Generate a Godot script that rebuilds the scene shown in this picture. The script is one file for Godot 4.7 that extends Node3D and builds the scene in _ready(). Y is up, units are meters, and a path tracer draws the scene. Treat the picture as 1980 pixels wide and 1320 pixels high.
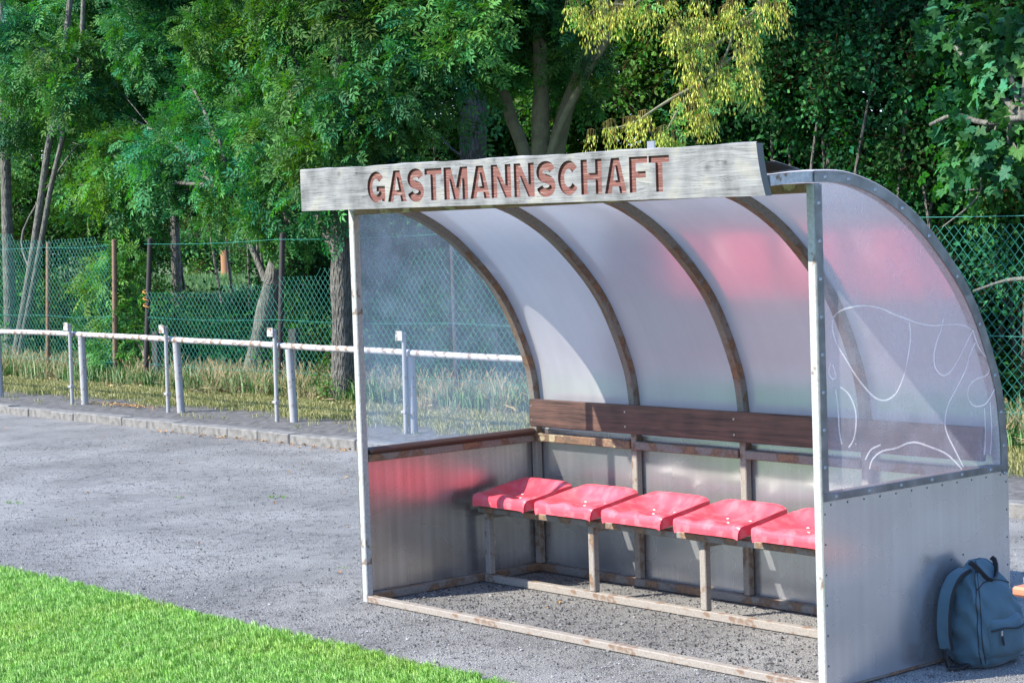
extends Node3D
# A curved team shelter beside a sports pitch, seen from its right front corner. x runs along the shelter, -z into it, y up, metres.

const BL_LEAN = [-17.46, 3.14, -8.3, 0.46, -15.07, 2.88, -7.5, 0.59, -13.92, 2.76, -7.5, 0.54, -16.5, 3.7, -8.2, 0.74, -14.33, 3.48, -8.1, 0.76, -12.52, 2.69, -7.6, 0.54, -11.7, 2.32, -7.7, 0.34, -12.51, 3.33, -8.0, 0.71, -15.23, 4.41, -8.3, 0.86, -13.21, 4.29, -8.2, 0.8, -13.29, 2.34, -7.7, 0.23, -14.95, 5.82, -8.2, 1.21, -11.91, 5.46, -8.0, 1.09, -11.09, 2.81, -7.2, 0.33, -11.27, 2.55, -7.2, 0.24, -12.48, 2.25, -7.4, 0.25, -11.13, 2.03, -7.3, 0.18, -11.77, 2.11, -7.3, 0.17, -15.56, 2.49, -7.6, 0.28, -14.63, 2.35, -7.6, 0.24, -17.42, 2.62, -8.0, 0.26]
const BL_SLIM = [-20.52, 5.08, -9.0, 0.93, -18.7, 4.67, -8.8, 0.8, -20.78, 4.04, -8.9, 0.51, -18.89, 3.75, -8.6, 0.44, -18.05, 5.22, -8.9, 0.79, -20.37, 6.66, -9.0, 1.44, -22.01, 3.12, -9.2, 0.39, -16.54, 4.42, -7.3, 0.44, -17.31, 4.21, -7.3, 0.41, -16.15, 3.9, -7.3, 0.32, -17.9, 4.91, -7.4, 0.53, -19.38, 3.62, -8.0, 0.28]
const BL_RIGHTASH = [-9.73, 3.27, -6.6, 0.42, -8.83, 3.39, -6.5, 0.46, -8.21, 3.24, -6.6, 0.4, -8.41, 2.91, -6.5, 0.24, -9.23, 2.88, -6.5, 0.25, -10.01, 4.06, -6.9, 0.64, -8.7, 3.98, -6.9, 0.61, -7.89, 3.65, -7.0, 0.45, -7.65, 4.05, -7.1, 0.51, -8.0, 3.15, -7.0, 0.24, -9.37, 4.99, -6.9, 0.97, -7.98, 4.88, -7.2, 0.92, -8.53, 3.1, -6.4, 0.32, -8.88, 2.59, -6.3, 0.22, -9.4, 2.56, -6.4, 0.22, -9.09, 2.19, -6.3, 0.15]
const BL_MULTI = [-8.52, 4.03, -8.4, 0.49, -8.6, 3.64, -8.3, 0.29, -8.17, 4.08, -9.0, 0.4, -8.03, 4.26, -8.5, 0.51, -7.87, 3.37, -9.0, 0.23, -7.9, 4.99, -8.2, 1.06, -7.14, 3.57, -8.4, 0.19]
const BL_HEDGE_A = [-6.94, 5.13, -10.08, 0.5, -6.18, 4.36, -9.18, 0.57, -6.59, 3.99, -9.91, 0.51, -6.01, 3.42, -9.0, 0.43, -6.72, 2.77, -10.03, 0.57, -6.09, 2.27, -9.1, 0.53, -5.33, 4.85, -9.36, 0.5, -6.22, 4.49, -10.18, 0.5, -5.81, 3.71, -9.88, 0.5, -5.16, 3.22, -9.11, 0.54, -5.85, 2.83, -9.7, 0.51, -6.49, 2.38, -10.24, 0.57, -5.18, 4.69, -9.55, 0.44, -5.44, 4.34, -10.03, 0.59, -5.38, 3.87, -9.91, 0.51, -5.08, 3.17, -9.52, 0.44, -5.27, 2.89, -9.98, 0.4, -5.23, 2.23, -9.84, 0.43]
const BL_HEDGE_B = [-4.54, 4.61, -9.02, 0.38, -4.02, 3.92, -8.66, 0.49, -4.54, 3.71, -8.91, 0.54, -4.37, 3.05, -8.86, 0.47, -5.22, 2.86, -9.81, 0.47, -5.36, 2.14, -9.99, 0.45, -4.4, 4.71, -9.49, 0.52, -4.26, 4.23, -9.41, 0.55, -4.59, 3.82, -9.76, 0.39, -4.08, 3.26, -9.31, 0.37, -4.21, 2.56, -9.26, 0.39, -4.1, 2.25, -9.33, 0.54, -3.72, 4.54, -9.41, 0.37, -3.65, 3.94, -9.3, 0.51, -4.04, 3.71, -9.71, 0.42, -4.17, 3.08, -9.93, 0.4, -3.57, 2.64, -9.44, 0.54, -3.23, 2.15, -8.96, 0.49, -3.27, 3.32, -8.3, 0.24, -3.71, 3.41, -8.4, 0.17, -2.94, 3.07, -8.3, 0.19, -3.75, 2.62, -8.5, 0.14, -4.19, 3.08, -8.6, 0.1, -4.76, 3.17, -8.6, 0.09, -2.92, 2.25, -8.4, 0.14, -3.23, 3.6, -8.4, 0.14]
const BL_HEDGE_C = [-3.04, 4.49, -8.78, 0.36, -3.16, 3.83, -9.08, 0.39, -3.34, 3.46, -9.26, 0.47, -2.98, 2.94, -8.71, 0.37, -2.86, 2.64, -8.65, 0.48, -3.83, 2.22, -9.82, 0.5, -3.71, 1.54, -9.77, 0.36, -3.03, 1.12, -8.7, 0.44, -4.14, 0.72, -9.98, 0.52, -3.13, 0.29, -8.9, 0.46, -3.76, -0.42, -9.72, 0.5, -2.6, 4.37, -8.92, 0.47, -3.42, 4.02, -9.95, 0.35, -2.81, 3.45, -9.15, 0.47, -3.05, 3.04, -9.27, 0.46, -3.55, 2.47, -9.88, 0.49, -3.17, 2.1, -9.56, 0.47, -3.49, 1.58, -9.87, 0.51, -3.11, 1.08, -9.28, 0.48, -3.48, 0.48, -9.91, 0.48, -2.58, 0.29, -8.83, 0.37, -2.69, -0.34, -8.78, 0.35, -2.69, 4.48, -9.53, 0.42, -2.92, 3.86, -9.99, 0.47, -2.31, 3.38, -9.0, 0.4, -2.14, 3.04, -8.81, 0.36, -2.41, 2.42, -9.12, 0.48, -2.05, 2.0, -8.72, 0.36, -2.16, 1.47, -8.79, 0.36, -2.78, 1.05, -9.8, 0.41, -2.8, 0.65, -9.81, 0.45, -2.98, 0.22, -9.75, 0.48, -2.58, -0.28, -9.51, 0.43]
const BL_MAPLE = [-1.83, 2.5, -7.8, 0.2, -1.51, 2.27, -7.7, 0.17, -2.05, 2.77, -7.9, 0.16, -1.59, 2.95, -7.9, 0.26, -1.85, 3.35, -8.0, 0.27, -1.38, 2.6, -7.8, 0.22, -1.94, 2.17, -7.8, 0.11, -1.14, 3.12, -7.9, 0.52, -2.46, 3.42, -8.2, 0.18]
const BL_BACK_A = [-30.3, 8.63, -12.89, 1.14, -32.92, 7.57, -13.78, 1.17, -31.7, 6.71, -13.04, 1.43, -32.66, 5.2, -13.98, 1.47, -30.82, 4.16, -12.89, 1.22, -31.54, 2.79, -13.29, 1.02, -31.24, 1.83, -13.04, 1.25, -29.43, 8.02, -13.36, 1.12, -29.71, 7.18, -13.88, 1.09, -28.76, 6.03, -12.94, 1.36, -30.44, 5.29, -13.8, 1.34, -29.8, 4.41, -13.44, 1.02, -28.44, 2.91, -12.87, 1.06, -28.56, 2.17, -12.84, 0.93, -27.15, 7.76, -13.76, 1.16, -26.74, 7.05, -12.9, 0.97, -27.62, 5.86, -13.87, 0.96, -27.06, 4.67, -13.09, 0.95, -28.01, 3.97, -13.83, 1.33, -28.89, 3.21, -14.16, 0.97, -26.75, 2.15, -12.81, 0.89, -24.97, 7.45, -13.18, 1.14, -24.67, 6.42, -13.19, 1.2, -25.24, 5.67, -13.43, 1.15, -25.54, 5.04, -13.52, 1.21, -26.7, 4.13, -13.84, 1.26, -26.26, 2.78, -13.74, 1.24, -24.99, 1.93, -12.97, 0.85]
const BL_BACK_B = [-26.36, 7.7, -14.48, 0.91, -24.55, 6.58, -13.93, 0.9, -24.4, 5.69, -13.54, 0.87, -23.64, 4.72, -13.39, 1.13, -25.23, 3.84, -13.88, 1.15, -24.03, 7.56, -14.27, 1.16, -24.11, 6.52, -14.65, 1.04, -22.8, 5.79, -13.77, 1.1, -23.96, 4.66, -14.22, 1.04, -22.27, 3.65, -13.46, 1.09, -21.28, 7.13, -13.96, 0.97, -20.64, 6.36, -13.7, 0.76, -22.14, 5.59, -14.35, 0.99, -21.09, 4.84, -13.43, 1.02, -20.85, 3.96, -13.54, 1.08, -19.65, 7.24, -13.83, 1.02, -20.77, 6.6, -14.65, 1.02, -19.27, 5.47, -13.45, 0.83, -20.09, 4.41, -14.16, 0.83, -19.1, 3.88, -13.34, 0.84]
const BL_BACK_C = [-16.84, 6.37, -12.73, 0.79, -17.83, 5.84, -13.46, 0.87, -18.34, 5.01, -13.31, 1.05, -16.69, 4.29, -12.52, 0.89, -17.73, 3.51, -12.98, 0.79, -17.23, 2.87, -12.42, 0.78, -17.07, 1.88, -12.32, 0.71, -15.54, 6.51, -12.39, 0.73, -16.69, 5.63, -13.54, 0.87, -16.89, 5.09, -13.47, 1.04, -15.56, 4.0, -12.34, 0.69, -15.67, 3.4, -12.43, 0.87, -16.23, 2.56, -12.69, 0.73, -17.26, 1.85, -13.41, 0.76, -14.34, 6.24, -12.32, 0.74, -15.35, 5.71, -13.46, 1.0, -14.82, 4.63, -12.74, 0.96, -14.25, 4.25, -12.71, 0.93, -15.39, 3.27, -13.42, 0.7, -15.23, 2.68, -12.94, 0.83, -14.73, 1.83, -12.64, 0.91, -14.41, 6.41, -13.37, 0.73, -13.9, 5.59, -13.22, 0.84, -14.34, 4.72, -13.43, 0.96, -14.66, 3.91, -13.66, 0.73, -13.32, 3.15, -12.39, 0.84, -13.48, 2.79, -12.69, 0.72, -14.01, 2.06, -13.05, 0.76]
const BL_BACK_D = [-12.5, 5.96, -12.66, 0.65, -12.14, 5.13, -12.54, 0.73, -11.9, 4.49, -12.03, 0.85, -11.32, 3.79, -11.84, 0.63, -12.49, 3.2, -12.67, 0.83, -11.41, 5.68, -12.64, 0.63, -11.18, 5.17, -12.26, 0.71, -10.41, 4.48, -11.75, 0.66, -11.11, 3.62, -12.34, 0.85, -11.1, 3.14, -12.19, 0.73, -10.07, 5.72, -12.53, 0.71, -10.06, 4.94, -12.5, 0.85, -9.24, 4.19, -11.55, 0.55, -9.23, 3.78, -11.6, 0.79, -10.42, 3.1, -12.62, 0.65, -8.92, 5.28, -12.04, 0.6, -8.49, 4.67, -11.46, 0.78, -8.98, 4.25, -11.96, 0.54, -8.85, 3.49, -12.09, 0.56, -9.47, 3.08, -12.3, 0.81]
const BL_UNDER_A = [-22.01, 1.84, -9.6, 0.66, -20.43, 2.22, -9.8, 0.55, -21.29, 0.93, -9.0, 0.64, -19.23, 0.95, -8.9, 0.61, -18.64, 1.63, -9.4, 0.36, -17.26, 0.47, -8.3, 0.38, -19.43, 0.43, -8.2, 0.36]
const BL_UNDER_B = [-16.37, 0.71, -8.8, 0.45, -15.15, 0.76, -8.8, 0.39, -15.0, 0.45, -8.2, 0.32, -13.51, 0.43, -7.9, 0.27, -17.61, 1.01, -9.3, 0.31, -14.98, 0.88, -9.2, 0.29]
const BL_UNDER_C = [-13.56, 1.78, -9.2, 0.38, -12.54, 1.19, -8.7, 0.39, -12.46, 0.69, -8.3, 0.36, -11.04, 0.39, -7.6, 0.27, -13.91, 1.18, -9.0, 0.28, -11.54, 0.38, -7.5, 0.22, -13.5, 2.25, -9.6, 0.31]
const BL_UNDER_D = [-11.62, 1.56, -9.0, 0.51, -10.51, 1.18, -9.0, 0.5, -10.8, 0.7, -8.5, 0.46, -9.45, 0.67, -8.5, 0.44, -8.82, 1.19, -8.6, 0.41, -8.16, 0.44, -8.0, 0.33, -8.91, 0.28, -7.6, 0.28, -9.68, 0.32, -7.4, 0.26, -11.39, 2.06, -9.5, 0.58, -12.38, 2.68, -9.8, 0.4, -12.39, 2.08, -9.4, 0.37]
const BL_SAPLING = [-15.12, 1.33, -7.1, 0.29, -14.68, 0.99, -7.1, 0.27, -15.43, 0.92, -7.1, 0.27, -14.51, 0.63, -7.1, 0.22, -14.96, 0.55, -7.05, 0.22, -15.0, 1.59, -7.2, 0.21]
const BL_SMALLBUSH = [-9.49, 0.42, -6.5, 0.1, -9.25, 0.27, -6.4, 0.08, -9.47, 0.32, -6.4, 0.07, -9.42, 0.56, -6.5, 0.07]
const BL_FAR = [-47.4, 1.74, -26.62, 0.74, -46.64, 1.37, -27.47, 0.58, -46.1, 1.5, -28.1, 0.66, -45.56, 1.31, -28.72, 0.58, -45.02, 1.45, -29.35, 0.66, -48.61, 2.21, -28.32, 0.68, -47.5, 2.33, -29.62, 0.77, -48.82, 1.43, -26.48, 0.59, -44.37, 1.25, -30.09, 0.58, -45.88, 1.0, -27.55, 0.29, -44.91, 0.85, -28.66, 0.26, -52.73, 1.96, -28.13, 1.07, -52.75, 3.2, -28.2, 1.07, -52.77, 4.26, -28.27, 1.07, -51.91, 1.91, -29.07, 1.07, -51.94, 3.16, -29.14, 1.07, -51.96, 4.22, -29.21, 1.07, -51.1, 1.87, -30.01, 1.07, -51.12, 3.12, -30.09, 1.07, -51.14, 4.18, -30.15, 1.07, -50.28, 1.83, -30.95, 1.07, -50.31, 3.07, -31.03, 1.07, -50.33, 4.14, -31.09, 1.07, -49.47, 1.79, -31.89, 1.07, -49.49, 3.03, -31.97, 1.07, -49.51, 4.1, -32.03, 1.07, -48.65, 1.75, -32.83, 1.07, -48.68, 2.99, -32.91, 1.07, -48.7, 4.05, -32.97, 1.07, -47.84, 1.7, -33.77, 1.07, -47.86, 2.95, -33.85, 1.07, -47.88, 4.01, -33.91, 1.07]
const KEY_SPOTS = [-2.60, 3.39, -4.01, -2.54, 3.32, -4.08, -2.48, 3.37, -4.16, -2.42, 3.38, -4.23, -2.36, 3.44, -4.30, -2.31, 3.38, -4.35, -2.19, 3.22, -4.49, -2.12, 3.24, -4.56, -2.08, 3.33, -4.62, -2.04, 3.18, -4.65, -2.06, 3.05, -4.62, -2.00, 3.06, -4.69, -1.96, 2.93, -4.72, -2.02, 2.90, -4.65, -1.95, 3.23, -4.76, -1.81, 3.28, -4.93, -1.77, 3.18, -4.97, -1.83, 3.07, -4.89, -1.89, 2.98, -4.81, -1.93, 2.78, -4.74, -1.87, 2.85, -4.82, -1.80, 2.89, -4.91, -1.76, 2.83, -4.94, -1.98, 2.69, -4.68, -2.04, 2.67, -4.61, -1.98, 2.58, -4.67, -2.07, 2.75, -4.58, -2.28, 2.62, -4.32, -2.33, 2.58, -4.26, -2.48, 2.54, -4.09, -2.17, 2.51, -4.44, -2.15, 2.46, -4.47, -1.83, 3.41, -4.91, -1.91, 3.38, -4.82, -1.61, 3.41, -5.16, -1.71, 3.38, -5.05, -2.00, 3.38, -4.71, -2.15, 3.46, -4.54, -2.52, 3.48, -4.12]
const KEY_BRANCHES = [[-1.71, 4.19, -5.19, -1.77, 3.45, -5.06, -1.88, 3.27, -4.92, -1.91, 3.12, -4.87, -1.97, 2.93, -4.79, -2.05, 2.85, -4.68, -2.15, 2.66, -4.56], [-1.88, 3.27, -4.92, -1.77, 3.34, -5.05, -1.75, 3.52, -5.09], [-1.97, 2.93, -4.79, -1.89, 3.04, -4.89, -1.83, 2.96, -4.95, -1.81, 2.83, -4.97], [-2.05, 2.85, -4.68, -2.17, 2.76, -4.54, -2.27, 2.67, -4.42, -2.37, 2.58, -4.30, -2.50, 2.55, -4.14], [-2.20, 3.92, -4.61, -2.34, 3.48, -4.41, -2.48, 3.45, -4.24, -2.58, 3.38, -4.12], [-1.88, 3.23, -4.92, -2.03, 3.12, -4.73, -2.18, 3.21, -4.56], [-2.05, 2.85, -4.68, -2.01, 2.67, -4.72], [-2.15, 2.66, -4.56, -2.19, 2.53, -4.49]]
const SCRATCHES = [[0.091, 1.452, 0.138, 1.477, 0.219, 1.489, 0.305, 1.488, 0.392, 1.472, 0.469, 1.446, 0.558, 1.420, 0.628, 1.401, 0.710, 1.388, 0.782, 1.386, 0.866, 1.384, 0.930, 1.374, 0.972, 1.356], [0.563, 1.408, 0.568, 1.351, 0.556, 1.295, 0.533, 1.227, 0.499, 1.167, 0.458, 1.126, 0.398, 1.109, 0.340, 1.123, 0.283, 1.162, 0.219, 1.222, 0.155, 1.297, 0.110, 1.354, 0.089, 1.404, 0.091, 1.446], [0.783, 1.409, 0.771, 1.371, 0.738, 1.322, 0.718, 1.266, 0.726, 1.214, 0.770, 1.182, 0.817, 1.188, 0.871, 1.230, 0.916, 1.278, 0.982, 1.352], [0.982, 1.352, 1.023, 1.278, 1.076, 1.229, 1.091, 1.182, 1.063, 1.157, 0.997, 1.149, 0.948, 1.120, 0.941, 1.075, 0.982, 1.039, 1.048, 1.037, 1.092, 1.063, 1.138, 1.112], [0.997, 1.299, 0.957, 1.250, 0.923, 1.187, 0.857, 1.114, 0.802, 1.054, 0.781, 0.985, 0.798, 0.932, 0.848, 0.862, 0.899, 0.792], [0.099, 1.173, 0.110, 1.087, 0.114, 1.013, 0.126, 0.961], [0.127, 1.183, 0.178, 1.148, 0.213, 1.084, 0.213, 1.017, 0.195, 0.969, 0.168, 0.944], [0.291, 0.849, 0.312, 0.884, 0.371, 0.909, 0.460, 0.913, 0.530, 0.925, 0.591, 0.923, 0.672, 0.899, 0.774, 0.863, 0.836, 0.825, 0.888, 0.784], [0.268, 0.888, 0.303, 0.922, 0.362, 0.935], [1.052, 1.020, 1.055, 0.928, 1.046, 0.830], [1.092, 1.043, 1.099, 0.924, 1.086, 0.826], [0.070, 1.278, 0.060, 1.242, 0.082, 1.217, 0.101, 1.227, 0.084, 1.271]]
const WEEDS = [[-3.747, -2.021, 1.2, "small flat weed in the tarmac nearest the shelter's left post"], [-4.363, -1.589, 0.6, "tiny weed in the open tarmac left of the larger flat weed"], [-5.135, -0.682, 1.2, "flat weed in the tarmac at the left picture edge"], [-0.922, -0.544, 0.5, "tiny weed close to the foot of the left shelter post"]]

class MB:
	var v := PackedVector3Array()
	var n := PackedVector3Array()
	var uv := PackedVector2Array()
	var c := PackedColorArray()
	var i := PackedInt32Array()
	var col := Color(1, 1, 1)
	func vert(p: Vector3, nn: Vector3, t := Vector2.ZERO) -> int:
		v.append(p); n.append(nn); uv.append(t); c.append(col)
		return v.size() - 1
	func face(a: int, b: int, d: int) -> void:      # winds the triangle so that its front follows the normal
		var cr := (v[b] - v[a]).cross(v[d] - v[a])
		if cr.dot(n[a] + n[b] + n[d]) > 0.0:
			i.append_array([a, d, b])
		else:
			i.append_array([a, b, d])
	func tri(a: Vector3, b: Vector3, d: Vector3, nn := Vector3.ZERO) -> void:
		var f := nn if nn != Vector3.ZERO else (b - a).cross(d - a).normalized()
		var k := vert(a, f); vert(b, f, Vector2(1, 0)); vert(d, f, Vector2(1, 1))
		face(k, k + 1, k + 2)
	func quad(a: Vector3, b: Vector3, d: Vector3, e: Vector3, nn: Vector3, t := []) -> void:
		var k := vert(a, nn, t[0] if t else Vector2(0, 1)); vert(b, nn, t[1] if t else Vector2(1, 1)); vert(d, nn, t[2] if t else Vector2(1, 0)); vert(e, nn, t[3] if t else Vector2(0, 0))
		face(k, k + 1, k + 2); face(k, k + 2, k + 3)
	func box(lo: Vector3, hi: Vector3, bev := 0.003, at := Transform3D()) -> void:   # chamfered box
		var ctr := (lo + hi) * 0.5
		var h := (hi - lo) * 0.5
		var b: float = minf(bev, minf(h.x, minf(h.y, h.z)) * 0.9)
		var ax := [Vector3.RIGHT, Vector3.UP, Vector3.BACK]
		var put := func(p: Vector3) -> Vector3: return at * (ctr + p)
		for k in 3:
			var a: Vector3 = ax[k]; var d: Vector3 = ax[(k + 1) % 3]; var e: Vector3 = ax[(k + 2) % 3]
			for s in [-1.0, 1.0]:
				var o: Vector3 = a * s * h[k]
				var p: Vector3 = d * (h[(k + 1) % 3] - b); var q: Vector3 = e * (h[(k + 2) % 3] - b)
				quad(put.call(o - p - q), put.call(o + p - q), put.call(o + p + q), put.call(o - p + q), (at.basis * (a * s)).normalized())
			if b > 0.0:
				for s in [-1.0, 1.0]:
					for r in [-1.0, 1.0]:
						var d1: Vector3 = d * s; var e1: Vector3 = e * r
						var l: Vector3 = a * (h[k] - b)
						var p1: Vector3 = d1 * h[(k + 1) % 3] + e1 * (h[(k + 2) % 3] - b)
						var p2: Vector3 = d1 * (h[(k + 1) % 3] - b) + e1 * h[(k + 2) % 3]
						quad(put.call(p1 - l), put.call(p1 + l), put.call(p2 + l), put.call(p2 - l), (at.basis * (d1 + e1)).normalized())
		if b > 0.0:
			for sx in [-1.0, 1.0]:
				for sy in [-1.0, 1.0]:
					for sz in [-1.0, 1.0]:
						var s3 := Vector3(sx, sy, sz)
						tri(put.call(s3 * (h - Vector3(0, b, b))), put.call(s3 * (h - Vector3(b, 0, b))), put.call(s3 * (h - Vector3(b, b, 0))), (at.basis * s3).normalized())
	func tube(pts: Array, radii: Array, sides := 8, rough := 0.0, caps := true, vlen := 1.0) -> void:
		var up := Vector3(0.13, 0.2, 1).normalized()
		var first := v.size()
		var run := 0.0
		for k in pts.size():
			var d: Vector3 = (pts[mini(k + 1, pts.size() - 1)] - pts[maxi(k - 1, 0)]).normalized()
			if absf(d.dot(up)) > 0.95: up = Vector3(1, 0.1, 0)
			var s := d.cross(up).normalized()
			var t := s.cross(d).normalized()
			up = t
			if k > 0: run += pts[k].distance_to(pts[k - 1])
			for j in sides + 1:
				var a := TAU * (j % sides) / sides
				var o := s * cos(a) + t * sin(a)
				var w: float = 1.0 + rough * (sin(a * 3.0 + k * 1.3) * 0.5 + sin(a * 2.0 - k * 0.9) * 0.5)
				vert(pts[k] + o * radii[k] * w, o, Vector2(float(j) / sides, run / vlen))
		for k in pts.size() - 1:
			for j in sides:
				var a0 := first + k * (sides + 1) + j
				face(a0, a0 + 1, a0 + sides + 2); face(a0, a0 + sides + 2, a0 + sides + 1)
		if caps:
			for e in 2:
				var k2: int = 0 if e == 0 else pts.size() - 1
				var dd: Vector3 = (pts[0] - pts[1]).normalized() if e == 0 else (pts[-1] - pts[-2]).normalized()
				var m := vert(pts[k2], dd)
				var base := v.size()
				for j in sides: vert(v[first + k2 * (sides + 1) + j], dd)
				for j in sides: face(m, base + j, base + (j + 1) % sides)
	func bar(path: Array, side: Vector3, w: float, h: float) -> void:   # square tube swept along a path in the plane across `side`; w along side, h across
		var rows := []
		for k in path.size():
			var d: Vector3 = (path[mini(k + 1, path.size() - 1)] - path[maxi(k - 1, 0)]).normalized()
			var u := side.cross(d).normalized()
			rows.append([path[k], u])
		var off := [[-1, -1], [1, -1], [1, 1], [-1, 1]]
		for f in 4:
			var o0: Array = off[f]; var o1: Array = off[(f + 1) % 4]
			var base := v.size()
			for r in rows:
				var nn: Vector3 = (side * (o0[0] + o1[0]) + r[1] * (o0[1] + o1[1])).normalized()
				vert(r[0] + side * o0[0] * w * 0.5 + r[1] * o0[1] * h * 0.5, nn)
				vert(r[0] + side * o1[0] * w * 0.5 + r[1] * o1[1] * h * 0.5, nn)
			for k in rows.size() - 1:
				var a0 := base + k * 2
				face(a0, a0 + 1, a0 + 3); face(a0, a0 + 3, a0 + 2)
		for e in [0, rows.size() - 1]:
			var r: Array = rows[e]
			var q: Vector3 = (path[0] - path[1]).normalized() if e == 0 else (path[-1] - path[-2]).normalized()
			quad(r[0] - side * w * 0.5 - r[1] * h * 0.5, r[0] + side * w * 0.5 - r[1] * h * 0.5, r[0] + side * w * 0.5 + r[1] * h * 0.5, r[0] - side * w * 0.5 + r[1] * h * 0.5, q)
	func grid(nu: int, nv: int, f: Callable, uvs := true) -> void:   # smooth sheet from f(u, v) -> Vector3
		var P := []
		for b in nv + 1:
			for a in nu + 1:
				P.append(f.call(float(a) / nu, float(b) / nv))
		var base := v.size()
		for b in nv + 1:
			for a in nu + 1:
				var du: Vector3 = P[b * (nu + 1) + mini(a + 1, nu)] - P[b * (nu + 1) + maxi(a - 1, 0)]
				var dv: Vector3 = P[mini(b + 1, nv) * (nu + 1) + a] - P[maxi(b - 1, 0) * (nu + 1) + a]
				vert(P[b * (nu + 1) + a], du.cross(dv).normalized(), Vector2(float(a) / nu, float(b) / nv))
		for b in nv:
			for a in nu:
				var k := base + b * (nu + 1) + a
				face(k, k + 1, k + nu + 2); face(k, k + nu + 2, k + nu + 1)
	func mesh(m: Material) -> ArrayMesh:
		var arr := []
		arr.resize(Mesh.ARRAY_MAX)
		arr[Mesh.ARRAY_VERTEX] = v; arr[Mesh.ARRAY_NORMAL] = n; arr[Mesh.ARRAY_TEX_UV] = uv; arr[Mesh.ARRAY_COLOR] = c; arr[Mesh.ARRAY_INDEX] = i
		var am := ArrayMesh.new()
		am.add_surface_from_arrays(Mesh.PRIMITIVE_TRIANGLES, arr)
		am.surface_set_material(0, m)
		return am

var M := {}
var rng := RandomNumberGenerator.new()

# ---------- naming ----------
func part(called: String, mb: MB, m: Material, parent: Node) -> MeshInstance3D:
	var o := MeshInstance3D.new()
	o.name = called
	o.mesh = mb.mesh(m)
	parent.add_child(o, true)
	return o
func put_mesh(called: String, me: Mesh, parent: Node, at := Transform3D()) -> MeshInstance3D:
	var o := MeshInstance3D.new()
	o.name = called
	o.mesh = me
	o.transform = at
	parent.add_child(o, true)
	return o
var taken := {}
func numbered(called: String) -> String:
	var k: int = taken.get(called, 0)
	taken[called] = k + 1
	return called if k == 0 else "%s_%03d" % [called, k]
func tag(o: Node, label := "", category := "", group := "", kind := "") -> Node:
	if label: o.set_meta("label", label)
	if category: o.set_meta("category", category)
	if group: o.set_meta("group", group)
	if kind: o.set_meta("kind", kind)
	return o
func thing(called: String, label: String, category: String, at := Vector3.ZERO, group := "") -> Node3D:
	var o := Node3D.new()
	o.name = numbered(called)
	o.position = at
	add_child(o)
	tag(o, label, category, group)
	return o
func structure(called: String, mb: MB, m: Material) -> MeshInstance3D:
	var o := part(called, mb, m, self)
	o.set_meta("kind", "structure")
	return o
func copies(called: String, me: Mesh, where: Array, tints: Array, parent: Node) -> MultiMeshInstance3D:
	var mm := MultiMesh.new()
	mm.transform_format = MultiMesh.TRANSFORM_3D
	mm.use_colors = true
	mm.mesh = me
	mm.instance_count = where.size()
	for k in where.size():
		mm.set_instance_transform(k, where[k])
		mm.set_instance_color(k, tints[k])
	var o := MultiMeshInstance3D.new()
	o.name = called
	o.multimesh = mm
	parent.add_child(o, true)
	o.set_meta("kind", "stuff")
	return o

# ---------- textures ----------
func noise(w: int, h: int, type: int, freq: float, oct: int, sd: int) -> PackedByteArray:
	var f := FastNoiseLite.new()
	f.noise_type = type
	f.frequency = freq
	f.seed = sd
	f.fractal_octaves = oct
	f.fractal_type = FastNoiseLite.FRACTAL_FBM if oct > 1 else FastNoiseLite.FRACTAL_NONE
	var im := f.get_seamless_image(w, h)
	im.convert(Image.FORMAT_L8)
	return im.get_data()
func stretched(w: int, h: int, sx: int, sy: int, type: int, freq: float, oct: int, sd: int) -> PackedByteArray:   # noise drawn out sx, sy times
	var f := FastNoiseLite.new()
	f.noise_type = type
	f.frequency = freq
	f.seed = sd
	f.fractal_octaves = oct
	var im := f.get_seamless_image(w / sx, h / sy)
	im.convert(Image.FORMAT_L8)
	im.resize(w, h, Image.INTERPOLATE_CUBIC)
	return im.get_data()
func picture(w: int, h: int, f: Callable) -> ImageTexture:
	var by := PackedByteArray()
	by.resize(w * h * 4)
	var k := 0
	for y in h:
		for x in w:
			var q: Color = f.call(x, y, y * w + x)
			by[k] = int(clampf(q.r, 0, 1) * 255.0); by[k + 1] = int(clampf(q.g, 0, 1) * 255.0); by[k + 2] = int(clampf(q.b, 0, 1) * 255.0); by[k + 3] = int(clampf(q.a, 0, 1) * 255.0)
			k += 4
	return ImageTexture.create_from_image(Image.create_from_data(w, h, false, Image.FORMAT_RGBA8, by))
func grey(w: int, h: int, by: PackedByteArray) -> ImageTexture:
	return ImageTexture.create_from_image(Image.create_from_data(w, h, false, Image.FORMAT_L8, by))
func lin(r: float, g: float, b: float, a := 1.0) -> Color:
	var q := Color(r, g, b).linear_to_srgb()
	q.a = a
	return q
func mat(called: String, col: Color, rough: float, metal := 0.0, tex: Texture2D = null, scale := 1.0, world := true) -> StandardMaterial3D:
	var m := StandardMaterial3D.new()
	m.resource_name = called
	m.albedo_color = col
	m.roughness = rough
	m.metallic = metal
	if tex:
		m.albedo_texture = tex
		m.uv1_scale = Vector3.ONE * scale
		if scale > 0.0 and world:
			m.uv1_triplanar = true
			m.uv1_world_triplanar = true
	M[called] = m
	return m
func relief(m: StandardMaterial3D, tex: Texture2D, cm: float) -> void:
	m.heightmap_enabled = true
	m.heightmap_texture = tex
	m.heightmap_scale = cm
func ss(a: float, b: float, x: float) -> float:
	return smoothstep(a, b, x)

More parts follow.
